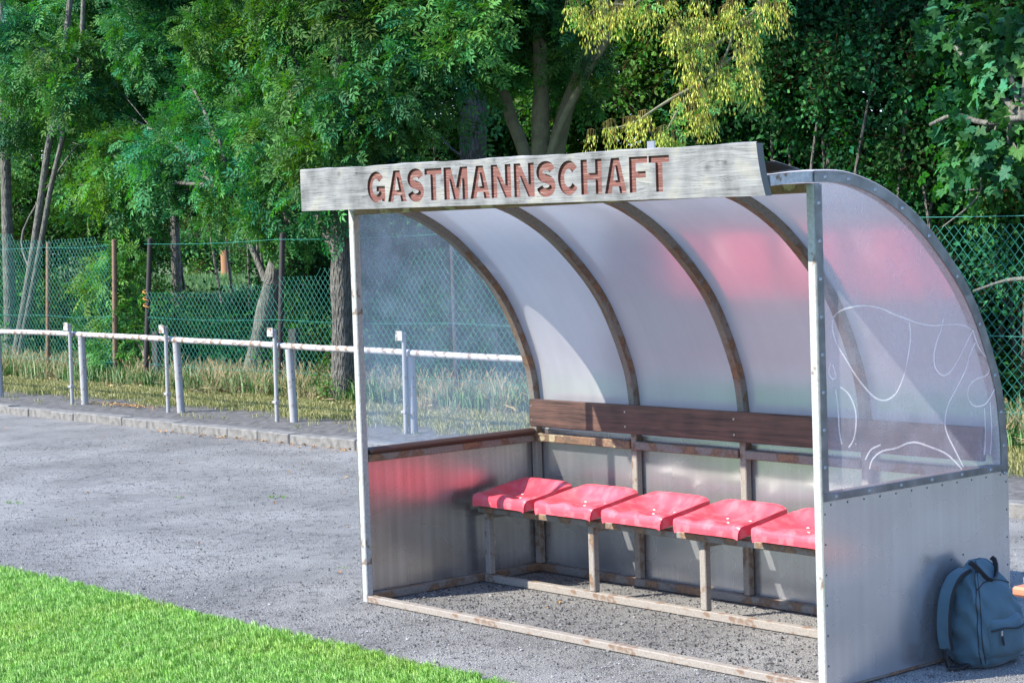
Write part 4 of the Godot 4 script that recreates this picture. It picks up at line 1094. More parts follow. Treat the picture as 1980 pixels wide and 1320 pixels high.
func make_trees() -> void:
	var ash := boughs([ash_sprig(1, 7, Color(0.050, 0.183, 0.060)), ash_sprig(2, 6, Color(0.043, 0.172, 0.067)), ash_sprig(3, 8, Color(0.063, 0.194, 0.054))], 4, 8, 0.26, 301)
	var haw := boughs([broad_sprig(4, 34, 0.05, 0.62, 0.20, Color(0.041, 0.175, 0.062)), broad_sprig(5, 30, 0.055, 0.58, 0.22, Color(0.037, 0.160, 0.062))], 3, 8, 0.20, 302)
	var bro := boughs([broad_sprig(6, 26, 0.075, 0.5, 0.24, Color(0.054, 0.177, 0.042)), broad_sprig(7, 24, 0.085, 0.45, 0.26, Color(0.063, 0.172, 0.042))], 2, 8, 0.26, 303)
	var map := boughs([maple_sprig(8, 9, Color(0.037, 0.167, 0.073)), maple_sprig(9, 8, Color(0.041, 0.172, 0.060))], 2, 6, 0.20, 304)
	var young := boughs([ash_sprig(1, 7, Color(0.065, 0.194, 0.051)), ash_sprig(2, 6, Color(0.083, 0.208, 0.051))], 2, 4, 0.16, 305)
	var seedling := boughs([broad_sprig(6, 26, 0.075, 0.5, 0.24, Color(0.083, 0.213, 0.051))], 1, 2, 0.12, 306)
	var tip := boughs([ash_sprig(11, 5, Color(0.056, 0.185, 0.051)), ash_sprig(12, 4, Color(0.063, 0.194, 0.051))], 1, 2, 0.08, 307)
	var Wt := [Color(0.85, 0.95, 1.0), Color(1.15, 1.05, 0.9)]
	var o: Node3D
	var mb: MB
	# leaning ash, forked low, in the middle of the left half
	var p := Vector3(-12.3, 0.08, -7.45)
	o = thing("ash_tree", "ash tree with leaning grey forked trunk behind the green wire fence", "tree", p)
	mb = MB.new()
	var st := V3([0, 0, 0, 0.12, 0.3, 0, 0.36, 0.85, 0, 0.55, 1.35, -0.02])
	limb(mb, st, 0.155, 0.11, 12, 0.1)
	limb(mb, V3([0.52, 1.25, -0.02, 0.66, 1.7, -0.06, 0.80, 2.25, -0.12, 0.82, 3.1, -0.2, 0.7, 4.2, -0.3, 0.6, 6.5, -0.4]), 0.115, 0.06, 10, 0.1)
	limb(mb, V3([0.66, 1.7, -0.06, 0.9, 2.0, 0.0, 1.05, 2.5, 0.05, 1.3, 3.4, 0.1, 1.5, 5.0, 0]), 0.06, 0.03)
	limb(mb, V3([0.46, 1.3, 0.06, 0.22, 1.75, 0.1, -0.02, 2.05, 0.12, -0.08, 2.4, 0.12, -0.35, 3.0, 0.1]), 0.042, 0.02, 7)
	reach(mb, V3([0.8, 2.3, -0.12, 0.82, 3.1, -0.2, 0.7, 4.2, -0.3, -0.08, 2.4, 0.12]), BL_LEAN, p, 1, 1)
	part("trunk", mb, M.pale_bark, o)
	fill(o, "crown", BL_LEAN, 310, ash, Vector2(0.8, 1.2), Wt, 101, p)
	# two slim stems at the left edge
	p = Vector3(-18.75, 0.1, -7.6)
	o = thing("slim_tree", "slim tree with two leaning smooth pale stems at the left edge", "tree", p)
	mb = MB.new()
	limb(mb, V3([-0.1, 0, 0, 0.35, 0.95, 0, 0.85, 2.1, 0, 1.25, 3.1, 0, 1.55, 4.1, -0.1, 1.8, 6, -0.3]), 0.070, 0.04, 9, 0.03)
	limb(mb, V3([0.12, 0, 0.06, 0.6, 0.85, 0.08, 1.05, 1.75, 0.08, 1.4, 2.6, 0.05, 1.72, 3.3, 0, 2.0, 4.6, -0.2, 2.1, 7, -0.3]), 0.05, 0.03, 8, 0.03)
	limb(mb, V3([0.55, 1.4, 0, 0.2, 2.0, -0.1, 1.25, 3.0, -0.3, 1.9, 3.3, -0.3]), 0.02, 0.01, 6, 0)
	limb(mb, V3([-1.35, 0.1, -0.6, -1.3, 2, -0.6, -1.2, 4.2, -0.6, -1.1, 6.5, -0.6]), 0.10, 0.07, 10, 0.05)
	reach(mb, V3([1.25, 3.1, 0, 1.55, 4.1, -0.1, 1.72, 3.3, 0, -0.35, 4.2, -0.6]), BL_SLIM, p, 1, 2)
	part("trunk", mb, M.pale_bark, o)
	fill(o, "crown", BL_SLIM, 310, ash, Vector2(0.8, 1.2), Wt, 102, p)
	# upright ash beside the left post of the shelter
	p = Vector3(-9.23, 0.08, -6.6)
	o = thing("ash_tree", "upright ash tree with furrowed bark next to the left shelter post", "tree", p)
	mb = MB.new()
	limb(mb, V3([0, 0, 0, 0.02, 0.5, 0, 0.04, 1.2, 0, 0.06, 1.95, 0, 0.05, 2.65, 0, 0.1, 3.3, -0.05, 0.2, 4.6, -0.1, 0.1, 7, -0.2]), 0.135, 0.08, 14, 0.1)
	limb(mb, V3([0.05, 1.55, 0, -0.16, 1.85, 0.05, -0.32, 2.1, 0.06, -0.5, 2.6, 0.05, -0.7, 3.6, 0]), 0.075, 0.035, 8)
	limb(mb, V3([0.06, 2.6, 0, 0.5, 2.75, 0.05, 0.95, 2.9, 0.1]), 0.02, 0.01, 6)
	reach(mb, V3([0.05, 2.65, 0, 0.1, 3.3, -0.05, -0.5, 2.6, 0.05, 0.2, 4.6, -0.1]), BL_RIGHTASH, p, 1, 3)
	part("trunk", mb, M.bark, o)
	fill(o, "crown", BL_RIGHTASH, 310, ash, Vector2(0.8, 1.2), Wt, 103, p)
	# many-stemmed ash behind the name board; its long limb hangs over the shelter with yellow keys
	p = Vector3(-8.1, 0.1, -8.5)
	o = thing("ash_tree", "many-stemmed ash behind the name board with yellow hanging seed bunches", "tree", p)
	mb = MB.new()
	limb(mb, V3([0.0, 0, 0, 0.0, 1.2, 0, 0.0, 2.3, 0]), 0.22, 0.19, 14, 0.06)
	limb(mb, V3([-0.02, 2.1, 0.05, -0.12, 2.55, 0.08, -0.33, 3.0, 0.1, -0.45, 3.3, 0.1, -0.95, 3.85, 0.1, -1.3, 5, 0]), 0.085, 0.05, 9, 0.04)
	limb(mb, V3([0.0, 2.1, 0, 0.06, 3.0, 0, 0.08, 3.6, 0, 0.1, 6.5, 0]), 0.11, 0.07, 10, 0.04)
	limb(mb, V3([0.06, 2.1, -0.05, 0.3, 2.9, -0.1, 0.6, 3.5, -0.15, 0.9, 4.2, -0.2, 1.3, 6.5, -0.2]), 0.10, 0.06, 10, 0.04)
	limb(mb, V3([0.1, 2.15, 0.1, 0.5, 2.85, 0.12, 1.0, 3.4, 0.14, 1.45, 3.85, 0.2, 3.0, 5.0, 1.2, 5.2, 5.6, 2.6, 6.6, 4.6, 3.4]), 0.05, 0.035, 8, 0.04)
	for s in KEY_BRANCHES: limb(mb, V3(s).map(func(q): return q - p), 0.016, 0.005, 6, 0.1)
	reach(mb, V3([-0.95, 3.85, 0.1, 0.1, 4.2, 0, 0.9, 4.2, -0.2, 3.0, 5.0, 1.2]), BL_MULTI, p, 1, 4)
	part("trunk", mb, M.olive_bark, o)
	fill(o, "crown", BL_MULTI, 310, ash, Vector2(0.8, 1.2), Wt, 104, p)
	var over := [-4.6, 5.8, -6.0, 1.1, -2.4, 6.0, -5.2, 1.0, -1.0, 5.6, -4.6, 0.8]  # unseen crown clumps above the view, added to shade the hedge on the right
	fill(o, "crown", over, 90, ash, Vector2(0.9, 1.3), Wt, 105, p)
	var kr := RandomNumberGenerator.new()
	kr.seed = 5
	var keys := [key_cluster(1), key_cluster(2)]
	var kw := [[], []]
	var kt := [[], []]
	var near := []
	for k in range(0, KEY_SPOTS.size(), 3):
		var c := Vector3(KEY_SPOTS[k], KEY_SPOTS[k + 1], KEY_SPOTS[k + 2]) - p
		near.append_array([c.x + p.x, c.y + p.y + 0.05, c.z + p.z - 0.06, 0.10])
		for q in 3:
			var j := kr.randi() % 2
			var at := c + Vector3(kr.randf_range(-0.07, 0.07), kr.randf_range(-0.0, 0.10), kr.randf_range(-0.07, 0.07))
			kw[j].append(Transform3D(Basis(Vector3.UP, kr.randf() * TAU).rotated(Vector3.RIGHT, kr.randf_range(-0.15, 0.15)).scaled(Vector3.ONE * kr.randf_range(0.65, 1.0)), at))
			var g := kr.randf_range(0.85, 1.15)
			kt[j].append(Color(g * kr.randf_range(0.92, 1.08), g, g))
	for j in 2: copies("seed_bunches", keys[j], kw[j], kt[j], o)
	var few := []
	for k in range(0, near.size(), 20): few.append_array(near.slice(k, k + 4))
	fill(o, "crown", few, 100, tip, Vector2(0.5, 0.75), Wt, 106, p)
	# dark trunk deep in the wood
	p = Vector3(-11.1, 0.1, -10.0)
	o = thing("dark_trunk_tree", "dark thick trunk standing in the shade left of the many-stemmed ash", "tree", p)
	mb = MB.new()
	limb(mb, V3([-0.1, 0, 0, 0.0, 1.5, 0, 0.12, 3, 0, 0.2, 5, 0, 0.3, 7, 0]), 0.2, 0.14, 12, 0.08)
	limb(mb, V3([0.2, 2.6, 0.1, -0.3, 3.0, 0.2, -0.1, 3.8, 0.3]), 0.02, 0.01, 6)
	part("trunk", mb, M.bark, o)
	# slender trunks farther back
	for q in [[-24.0, -13.5, 0.10, "thin dark trunk far behind the sagging wire fence"], [-7.2, -10.5, 0.09, "thin dark trunk right of the many-stemmed ash"], [-9.4, -12.0, 0.08, "farthest thin trunk between the ash stems above the name board"]]:
		p = Vector3(q[0], 0.1, q[1])
		o = thing("slender_tree", q[3], "tree", p, "slender trunks in the wood")
		mb = MB.new()
		limb(mb, V3([0, 0, 0, 0.1, 2, 0, 0.05, 4, 0, 0.2, 7, 0]), q[2], q[2] * 0.7, 9, 0.04)
		part("trunk", mb, M.bark, o)
	# hedge and shrubs
	for q in [["hawthorn", BL_HEDGE_A, 700, haw, 111, "dark small-leaved hawthorn directly right of the hanging seed bunches"], ["hawthorn", BL_HEDGE_B, 700, haw, 112, "dark hawthorn with sunlit sprays above the curved roof"], ["hawthorn", BL_HEDGE_C, 700, haw, 113, "dark hawthorn behind the wire fence at the right edge"],
			["thicket_bush", BL_BACK_A, 280, bro, 114, "leafy thicket at the far left behind the slim stems"], ["thicket_bush", BL_BACK_B, 280, bro, 115, "leafy thicket above the grassy gap behind the leaning ash"], ["thicket_bush", BL_BACK_C, 280, bro, 116, "leafy thicket over the left half of the name board"], ["thicket_bush", BL_BACK_D, 280, bro, 117, "leafy thicket between the many-stemmed ash and the dark hawthorn"],
			["undergrowth_bush", BL_UNDER_A, 380, bro, 118, "undergrowth bush behind the leftmost fence panel"], ["undergrowth_bush", BL_UNDER_B, 380, haw, 119, "low undergrowth behind the sagging fence mesh"], ["undergrowth_bush", BL_UNDER_C, 380, bro, 120, "undergrowth bush between leaning and upright ash"], ["undergrowth_bush", BL_UNDER_D, 420, haw, 121, "undergrowth bush seen through the clear left pane"]]:
		var B: Array = q[1]
		var lowest := B[1] as float
		p = Vector3(0, 0, 0)
		for k in range(0, B.size(), 4): p += Vector3(B[k], 0, B[k + 2]) * 4.0 / B.size()
		p.y = 0.1
		o = thing(q[0], q[5], "bush", p)
		mb = MB.new()
		var r := RandomNumberGenerator.new()
		r.seed = q[4]
		for k in range(0, B.size(), 8):
			var c := Vector3(B[k], B[k + 1], B[k + 2]) - p
			var root := Vector3(c.x * 0.6 + r.randf_range(-0.3, 0.3), 0, c.z * 0.5)
			mb = MB.new()
			limb(mb, [root, root.lerp(c, 0.5) + Vector3(r.randf_range(-0.2, 0.2), 0.1, 0.1), c], 0.035, 0.01, 5, 0.0)
			part("stem", mb, M.bark, o)
			fill(o, "foliage", B, q[2], q[3], Vector2(0.85, 1.3), Wt, q[4], p)
	# the hedge goes on past the right edge
	for h in 3:
		p = Vector3(1.4 + 3.2 * h, 0.1, -9.6)
		o = thing("hawthorn", "%s hawthorn of the hedge going on past the right edge" % ["first", "second", "third"][h], "bush", p)
		var hr := RandomNumberGenerator.new()
		hr.seed = 140 + h
		var hb := []
		for k in 14:
			hb.append_array([p.x + hr.randf_range(-1.6, 1.6), 0.7 + 0.42 * (k % 10) + hr.randf_range(-0.2, 0.2), p.z + hr.randf_range(-0.5, 0.5), hr.randf_range(0.7, 1.0)])
			if k % 3 == 0:
				mb = MB.new()
				limb(mb, [Vector3(hr.randf_range(-0.4, 0.4), 0, 0), Vector3(hb[-4] - p.x, hb[-3] - 0.1, hb[-2] - p.z)], 0.05, 0.015, 5, 0.0)
				part("stem", mb, M.bark, o)
		fill(o, "foliage", hb, 170, haw, Vector2(1.0, 1.5), Wt, 150 + h, p)
	p = Vector3(-14.0, 0.1, -7.1)
	o = thing("sapling_bush", "bright yellow-green ash sapling growing between two rusty fence posts", "bush", p)
	mb = MB.new()
	for k in range(0, BL_SAPLING.size(), 4):
		var c := Vector3(BL_SAPLING[k], BL_SAPLING[k + 1], BL_SAPLING[k + 2]) - p
		mb = MB.new()
		limb(mb, [Vector3(0, 0, 0), c * 0.5 + Vector3(0, 0.1, 0), c], 0.014, 0.005, 5, 0.0)
		part("stem", mb, M.twig, o)
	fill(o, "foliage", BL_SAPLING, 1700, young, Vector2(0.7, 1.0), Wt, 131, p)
	p = Vector3(-9.7, 0.1, -6.45)
	o = thing("small_bush", "small yellow-green seedling at the foot of the upright ash", "bush", p)
	mb = MB.new()
	for k in range(0, BL_SMALLBUSH.size(), 4):
		var c := Vector3(BL_SMALLBUSH[k], BL_SMALLBUSH[k + 1], BL_SMALLBUSH[k + 2]) - p
		mb = MB.new()
		limb(mb, [Vector3(0, 0, 0), c * 0.5, c], 0.008, 0.003, 5, 0.0)
		part("stem", mb, M.twig, o)
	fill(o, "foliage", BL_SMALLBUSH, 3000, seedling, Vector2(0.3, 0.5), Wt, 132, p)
	# maple boughs reaching in at the right edge
	p = Vector3(-0.2, 0.1, -8.3)
	o = thing("maple_tree", "maple with lobed leaves and bare grey boughs at the right edge", "tree", p)
	mb = MB.new()
	limb(mb, V3([0, 0, 0, 0.0, 2, 0, 0.1, 4, 0, 0.2, 7, 0]), 0.16, 0.1, 12, 0.06)
	limb(mb, V3([0.05, 2.3, 0.1, -0.6, 2.48, 0.5, -1.09, 2.5, 0.7, -1.45, 2.48, 0.7, -1.75, 2.56, 0.7, -2.0, 2.5, 0.7]), 0.045, 0.016, 7, 0.15)
	limb(mb, V3([-1.3, 2.5, 0.7, -1.5, 2.2, 0.7, -1.53, 1.9, 0.7, -1.9, 1.65, 0.7]), 0.014, 0.006, 6, 0.1)
	limb(mb, V3([-1.53, 1.95, 0.7, -1.75, 1.95, 0.72, -1.8, 2.05, 0.72]), 0.008, 0.004, 5, 0.0)
	limb(mb, V3([0.0, 1.2, 0.1, -0.7, 1.25, 0.6, -1.12, 1.22, 0.7, -1.31, 1.2, 0.7, -1.6, 1.12, 0.7]), 0.03, 0.012, 6, 0.1)
	limb(mb, V3([-1.1, 1.22, 0.7, -0.95, 1.5, 0.7, -1.05, 1.75, 0.7]), 0.014, 0.006, 6, 0.0)
	reach(mb, V3([0.05, 2.3, 0.1, -1.09, 2.5, 0.7, 0.1, 4, 0]), BL_MAPLE, p, 1, 9)
	part("trunk", mb, M.pale_bark, o)
	fill(o, "crown", BL_MAPLE, 560, map, Vector2(0.9, 1.3), Wt, 133, p)
	fill(o, "crown", [0.3, 5.0, -8.2, 1.2, 1.2, 4.4, -8.0, 1.0, -0.4, 6.0, -8.4, 1.2, 1.0, 6.2, -8.4, 1.1], 120, map, Vector2(1.0, 1.5), Wt, 135, p)
	# sunlit bushes beyond the far path
	p = Vector3(BL_FAR[0], 0.65, BL_FAR[2])
	o = thing("far_bush", "sunlit bush beyond the far path, seen through the gap in the wood", "bush", p)
	mb = MB.new()
	for k in range(0, BL_FAR.size(), 8):
		var c := Vector3(BL_FAR[k], BL_FAR[k + 1], BL_FAR[k + 2]) - p
		mb = MB.new()
		limb(mb, [Vector3(c.x, 0, c.z), Vector3(c.x, c.y * 0.5, c.z), c], 0.04, 0.01, 5, 0.0)
		part("stem", mb, M.bark, o)
	fill(o, "foliage", BL_FAR, 130, bro, Vector2(1.2, 1.9), Wt, 134, p)

# ---------- ground ----------
func rise(x: float, z: float) -> float:                 # the land behind the fence climbs gently to the far path
	var d := Vector2(x - 7.9, z - 5.8).length()
	var g := 0.09 + 0.60 * ss(25.0, 57.0, d) if z < -7.3 else 0.09
	return g + 0.012 * sin(x * 1.7) * sin(z * 2.3)
func make_ground() -> void:
	var mb := MB.new()
	mb.quad(Vector3(-260, -0.05, -260), Vector3(260, -0.05, -260), Vector3(260, -0.05, 260), Vector3(-260, -0.05, 260), Vector3.UP)
	structure("ground", mb, M.meadow)
	# tarmac, slightly uneven
	mb = MB.new()
	var nz := FastNoiseLite.new()
	nz.frequency = 0.6
	nz.seed = 3
	mb.grid(90, 30, func(u: float, v: float):
		var x := lerpf(-30, 12, u)
		var z := lerpf(-4.36, 0.9, v)
		return Vector3(x, 0.0008 * nz.get_noise_2d(x, z), z))
	structure("tarmac_path", mb, M.asphalt)
	mb = MB.new()
	mb.grid(60, 30, func(u: float, v: float):
		var x := lerpf(-30, 12, u)
		var z := lerpf(-7.6, -4.36, v)
		return Vector3(x, 0.074 + 0.018 * nz.get_noise_2d(x * 2.0, z * 2.0), z))
	structure("verge", mb, M.soil)
	mb = MB.new()
	mb.grid(60, 60, func(u: float, v: float):
		var x := lerpf(-75, 20, u)
		var z := lerpf(-60, -7.4, v)
		return Vector3(x, rise(x, z), z))
	structure("woodland_floor", mb, M.meadow)
	# the far path, a grey strip across the gap
	mb = MB.new()
	var a := Vector3(-46.387, 0.7, -23.113)
	var b := Vector3(-41.251, 0.7, -29.045)
	mb.grid(20, 2, func(u: float, v: float):
		var q := a.lerp(b, lerpf(-1.0, 2.0, u)) + Vector3(-0.75, 0, -0.65) * (v - 0.5) * 2.6
		return Vector3(q.x, rise(q.x, q.z) + 0.03, q.z))
	structure("far_path", mb, M.asphalt)
	# kerb of half-metre stones
	var kerb := Node3D.new()
	kerb.name = "kerb"
	kerb.set_meta("kind", "structure")
	add_child(kerb)
	var r := RandomNumberGenerator.new()
	r.seed = 12
	var stones := []
	for k in 3:
		var sm := MB.new()
		sm.box(Vector3(0.002, -0.1, -0.075), Vector3(0.503, 0.086, 0.075), 0.010 - 0.001 * k)
		stones.append(sm.mesh(M.concrete))
	for k in 76:
		var x := -28.0 + 0.505 * k
		var t := Transform3D(Basis.from_euler(Vector3(r.randf_range(-0.03, 0.03), r.randf_range(-0.012, 0.012), r.randf_range(-0.01, 0.01))), Vector3(x, r.randf_range(-0.008, 0.006), -4.30 + r.randf_range(-0.012, 0.012) + 0.02 * sin(x * 0.7)))
		put_mesh("kerbstone", stones[k % 3], kerb, t)
	# pitch
	mb = MB.new()
	mb.grid(60, 20, func(u: float, v: float):
		var x := lerpf(-30, 12, u)
		var z := lerpf(0.74, 30, v * v)
		return Vector3(x, 0.012, z + (0.02 * sin(x * 5.0) if v == 0.0 else 0.0)))
	structure("pitch", mb, M.turf)

func tuft(sd: int, n: int, h: float, w: float, spread: float, lean: float, ca: Color, cb: Color, m: Material) -> ArrayMesh:
	var r := RandomNumberGenerator.new()
	r.seed = sd
	var mb := MB.new()
	for q in n:
		var p := Vector3(r.randf_range(-1, 1), 0, r.randf_range(-1, 1)) * spread
		var az := r.randf() * TAU
		var out := Vector3(cos(az), 0, sin(az))
		var hh := h * r.randf_range(0.55, 1.15)
		var l := lean * r.randf_range(0.2, 1.2)
		var s := Vector3(-sin(az + 0.8), 0, cos(az + 0.8)) * w * r.randf_range(0.7, 1.2)
		var mid := p + Vector3.UP * hh * 0.6 + out * l * hh * 0.3
		var tip := p + Vector3.UP * hh * (1.0 - 0.3 * l) + out * l * hh
		var t := r.randf()
		mb.col = Color(lerpf(ca.r, cb.r, t), lerpf(ca.g, cb.g, t), lerpf(ca.b, cb.b, t))
		var nn := s.cross(mid - p).normalized()
		if nn.y < 0: nn = -nn
		nn = (nn + Vector3.UP * 0.6).normalized()
		var k := mb.vert(p - s * 0.5, nn); mb.vert(p + s * 0.5, nn); mb.vert(mid + s * 0.42, nn); mb.vert(mid - s * 0.42, nn); mb.vert(tip, nn)
		mb.face(k, k + 1, k + 2); mb.face(k, k + 2, k + 3); mb.face(k + 3, k + 2, k + 4)
	return mb.mesh(m)
func straw_tuft(sd: int) -> ArrayMesh:                  # tall dry grass with drooping seed heads
	var r := RandomNumberGenerator.new()
	r.seed = sd
	var mb := MB.new()
	for q in 16:
		var p := Vector3(r.randf_range(-1, 1), 0, r.randf_range(-1, 1)) * 0.09
		var az := r.randf() * TAU
		var out := Vector3(cos(az), 0, sin(az))
		var h := r.randf_range(0.15, 0.5)
		var l := r.randf_range(0.1, 0.55)
		var t := r.randf()
		mb.col = Color(lerpf(0.62, 0.42, t), lerpf(0.52, 0.33, t), lerpf(0.30, 0.18, t))
		if r.randf() < 0.3: mb.col = Color(0.13, 0.20, 0.05)
		var tip := p + Vector3.UP * h * (1.0 - 0.25 * l) + out * l * h
		mb.tube([p, p + Vector3.UP * h * 0.55 + out * l * h * 0.3, tip], [0.0024, 0.002, 0.0014], 3, 0.0, false)
		if r.randf() < 0.7:
			mb.col = Color(0.44, 0.30, 0.16)
			for e in 5: leaflet(mb, tip - (tip - p).normalized() * 0.012 * e, (out + Vector3(r.randf_range(-0.6, 0.6), 0.5, r.randf_range(-0.6, 0.6))).normalized(), Vector3(0.2, 0.4, 0.8), 0.022, 0.006)
		else:
			leaflet(mb, p + Vector3.UP * 0.05, (out + Vector3.UP * 0.8).normalized(), Vector3(0.1, 0.6, 0.7), h * 0.7, 0.008, 0.1, 0.4)
	return mb.mesh(M.straw)
func make_grass() -> void:
	var r := RandomNumberGenerator.new()
	r.seed = 77
	# mown pitch: bright upright blades
	var kinds := []
	for k in 4: kinds.append(tuft(200 + k, 26, 0.033, 0.0024, 0.022, 0.8, Color(0.13, 0.355, 0.04), Color(0.27, 0.455, 0.085), M.blade))
	var holder := Node3D.new()
	holder.name = "mown_grass"
	add_child(holder)
	tag(holder, "bright green mown grass of the pitch along the tarmac", "grass", "", "stuff")
	var wh := [[], [], [], []]
	var tn := [[], [], [], []]
	var nz := FastNoiseLite.new()
	nz.frequency = 1.1
	nz.seed = 9
	for q in 42000:
		var x := r.randf_range(-5.5, 4.5)
		var z := 0.70 + 2.6 * r.randf()
		var edge := 0.745 + 0.035 * nz.get_noise_2d(x * 4.0, 0.0) + 0.03 * r.randf_range(-1, 1)
		if z < edge: continue
		if x < -2.6 and r.randf() < 0.4: continue
		var k := r.randi() % 4
		var s := r.randf_range(0.75, 1.2)
		wh[k].append(Transform3D(Basis(Vector3.UP, r.randf() * TAU).rotated(Vector3.RIGHT, r.randf_range(-0.2, 0.2)).scaled(Vector3(s, s * r.randf_range(0.75, 1.2), s)), Vector3(x, 0.010, z)))
		var p: float = nz.get_noise_2d(x, z)
		var g := r.randf_range(0.75, 1.2)
		if r.randf() < 0.05: g *= 1.35
		tn[k].append(Color(g * (1.0 + 0.35 * maxf(p, 0.0)), g, g * (1.0 - 0.2 * p)))
	for k in 4: copies("blades", kinds[k], wh[k], tn[k], holder)
	# thin grass on the verge and tall straw along the fence
	var gv := [tuft(210, 18, 0.055, 0.0045, 0.06, 0.9, Color(0.17, 0.21, 0.05), Color(0.32, 0.27, 0.11), M.blade), tuft(211, 16, 0.05, 0.0045, 0.06, 0.9, Color(0.13, 0.19, 0.045), Color(0.27, 0.25, 0.10), M.blade)]
	var vh := Node3D.new()
	vh.name = "verge_grass"
	add_child(vh)
	tag(vh, "sparse half-dry grass on the strip behind the white rail", "grass", "", "stuff")
	wh = [[], []]; tn = [[], []]
	for q in 26000:
		var x := r.randf_range(-24.0, 2.5)
		var z := r.randf_range(-7.2, -4.6)
		var bare := -5.35 + 0.35 * nz.get_noise_2d(x * 0.6, 3.0) + (0.35 if x > -8.5 else 0.0) * 0.3
		if z > bare + 0.25 * r.randf_range(-1, 1) - 0.1 and r.randf() > 0.012: continue
		var k := r.randi() % 2
		var s := r.randf_range(0.7, 1.3)
		wh[k].append(Transform3D(Basis(Vector3.UP, r.randf() * TAU).scaled(Vector3(s, s, s)), Vector3(x, 0.085, z)))
		var g := r.randf_range(0.85, 1.2)
		tn[k].append(Color(g, g, g))
	for k in 2: copies("blades", gv[k], wh[k], tn[k], vh)
	var sh := Node3D.new()
	sh.name = "dry_grass"
	add_child(sh)
	tag(sh, "tall straw-coloured dry grass along the foot of the wire fence", "grass", "", "stuff")
	wh = [[], [], []]; tn = [[], [], []]
	for q in 1400:
		var x := r.randf_range(-24.0, 1.5)
		var z := r.randfn(-6.85, 0.34)
		if z > -6.1 or (x > -15.2 and x < -13.6 and r.randf() < 0.6): continue
		var k := r.randi() % 3
		var s := r.randf_range(0.4, 0.9) * (1.0 if z < -6.5 else 0.7)
		wh[k].append(Transform3D(Basis(Vector3.UP, r.randf() * TAU).scaled(Vector3(s, s, s)), Vector3(x, 0.08, z)))
		var g := r.randf_range(0.8, 1.2)
		tn[k].append(Color(g, g, g))
	for k in 3: copies("stalks", straw_tuft(220 + k), wh[k], tn[k], sh)
	# green herbs of the wood's edge

	var hh := Node3D.new()
	hh.name = "woodland_grass"
	add_child(hh)
	tag(hh, "deep green grass and herbs on the ground behind the fence", "grass", "", "stuff")
	var gh := [tuft(230, 24, 0.30, 0.012, 0.18, 0.8, Color(0.05, 0.13, 0.03), Color(0.09, 0.19, 0.04), M.blade), tuft(231, 22, 0.26, 0.014, 0.18, 0.9, Color(0.045, 0.12, 0.028), Color(0.08, 0.17, 0.04), M.blade)]
	wh = [[], []]; tn = [[], []]
	for q in 20000:
		var x := r.randf_range(-46.0, 1.0)
		var z := r.randf_range(-27.0, -7.3)
		if q < 1500: x = r.randf_range(-22.0, 1.0); z = r.randf_range(-7.4, -6.5)
		if z < -13.0 and x > -6.0 + z * 0.9: continue
		var k := r.randi() % 2
		var s := r.randf_range(0.6, 1.2)
		wh[k].append(Transform3D(Basis(Vector3.UP, r.randf() * TAU).scaled(Vector3(s, s, s)), Vector3(x, rise(x, z) - 0.02, z)))
		var g := r.randf_range(0.8, 1.25)
		tn[k].append(Color(g, g, g))
	for k in 2: copies("blades", gh[k], wh[k], tn[k], hh)
	# weeds in the tarmac
	var weed := tuft(240, 40, 0.035, 0.004, 0.07, 1.2, Color(0.10, 0.24, 0.035), Color(0.16, 0.28, 0.05), M.blade)
	for w in WEEDS:
		var o := MeshInstance3D.new()
		o.name = numbered("weed")
		o.mesh = weed
		o.position = Vector3(w[0], 0.0, w[1])
		o.scale = Vector3(w[2], w[2] * 0.7, w[2] * 0.5)
		add_child(o)
		tag(o, w[3], "weed", "weeds in the tarmac")

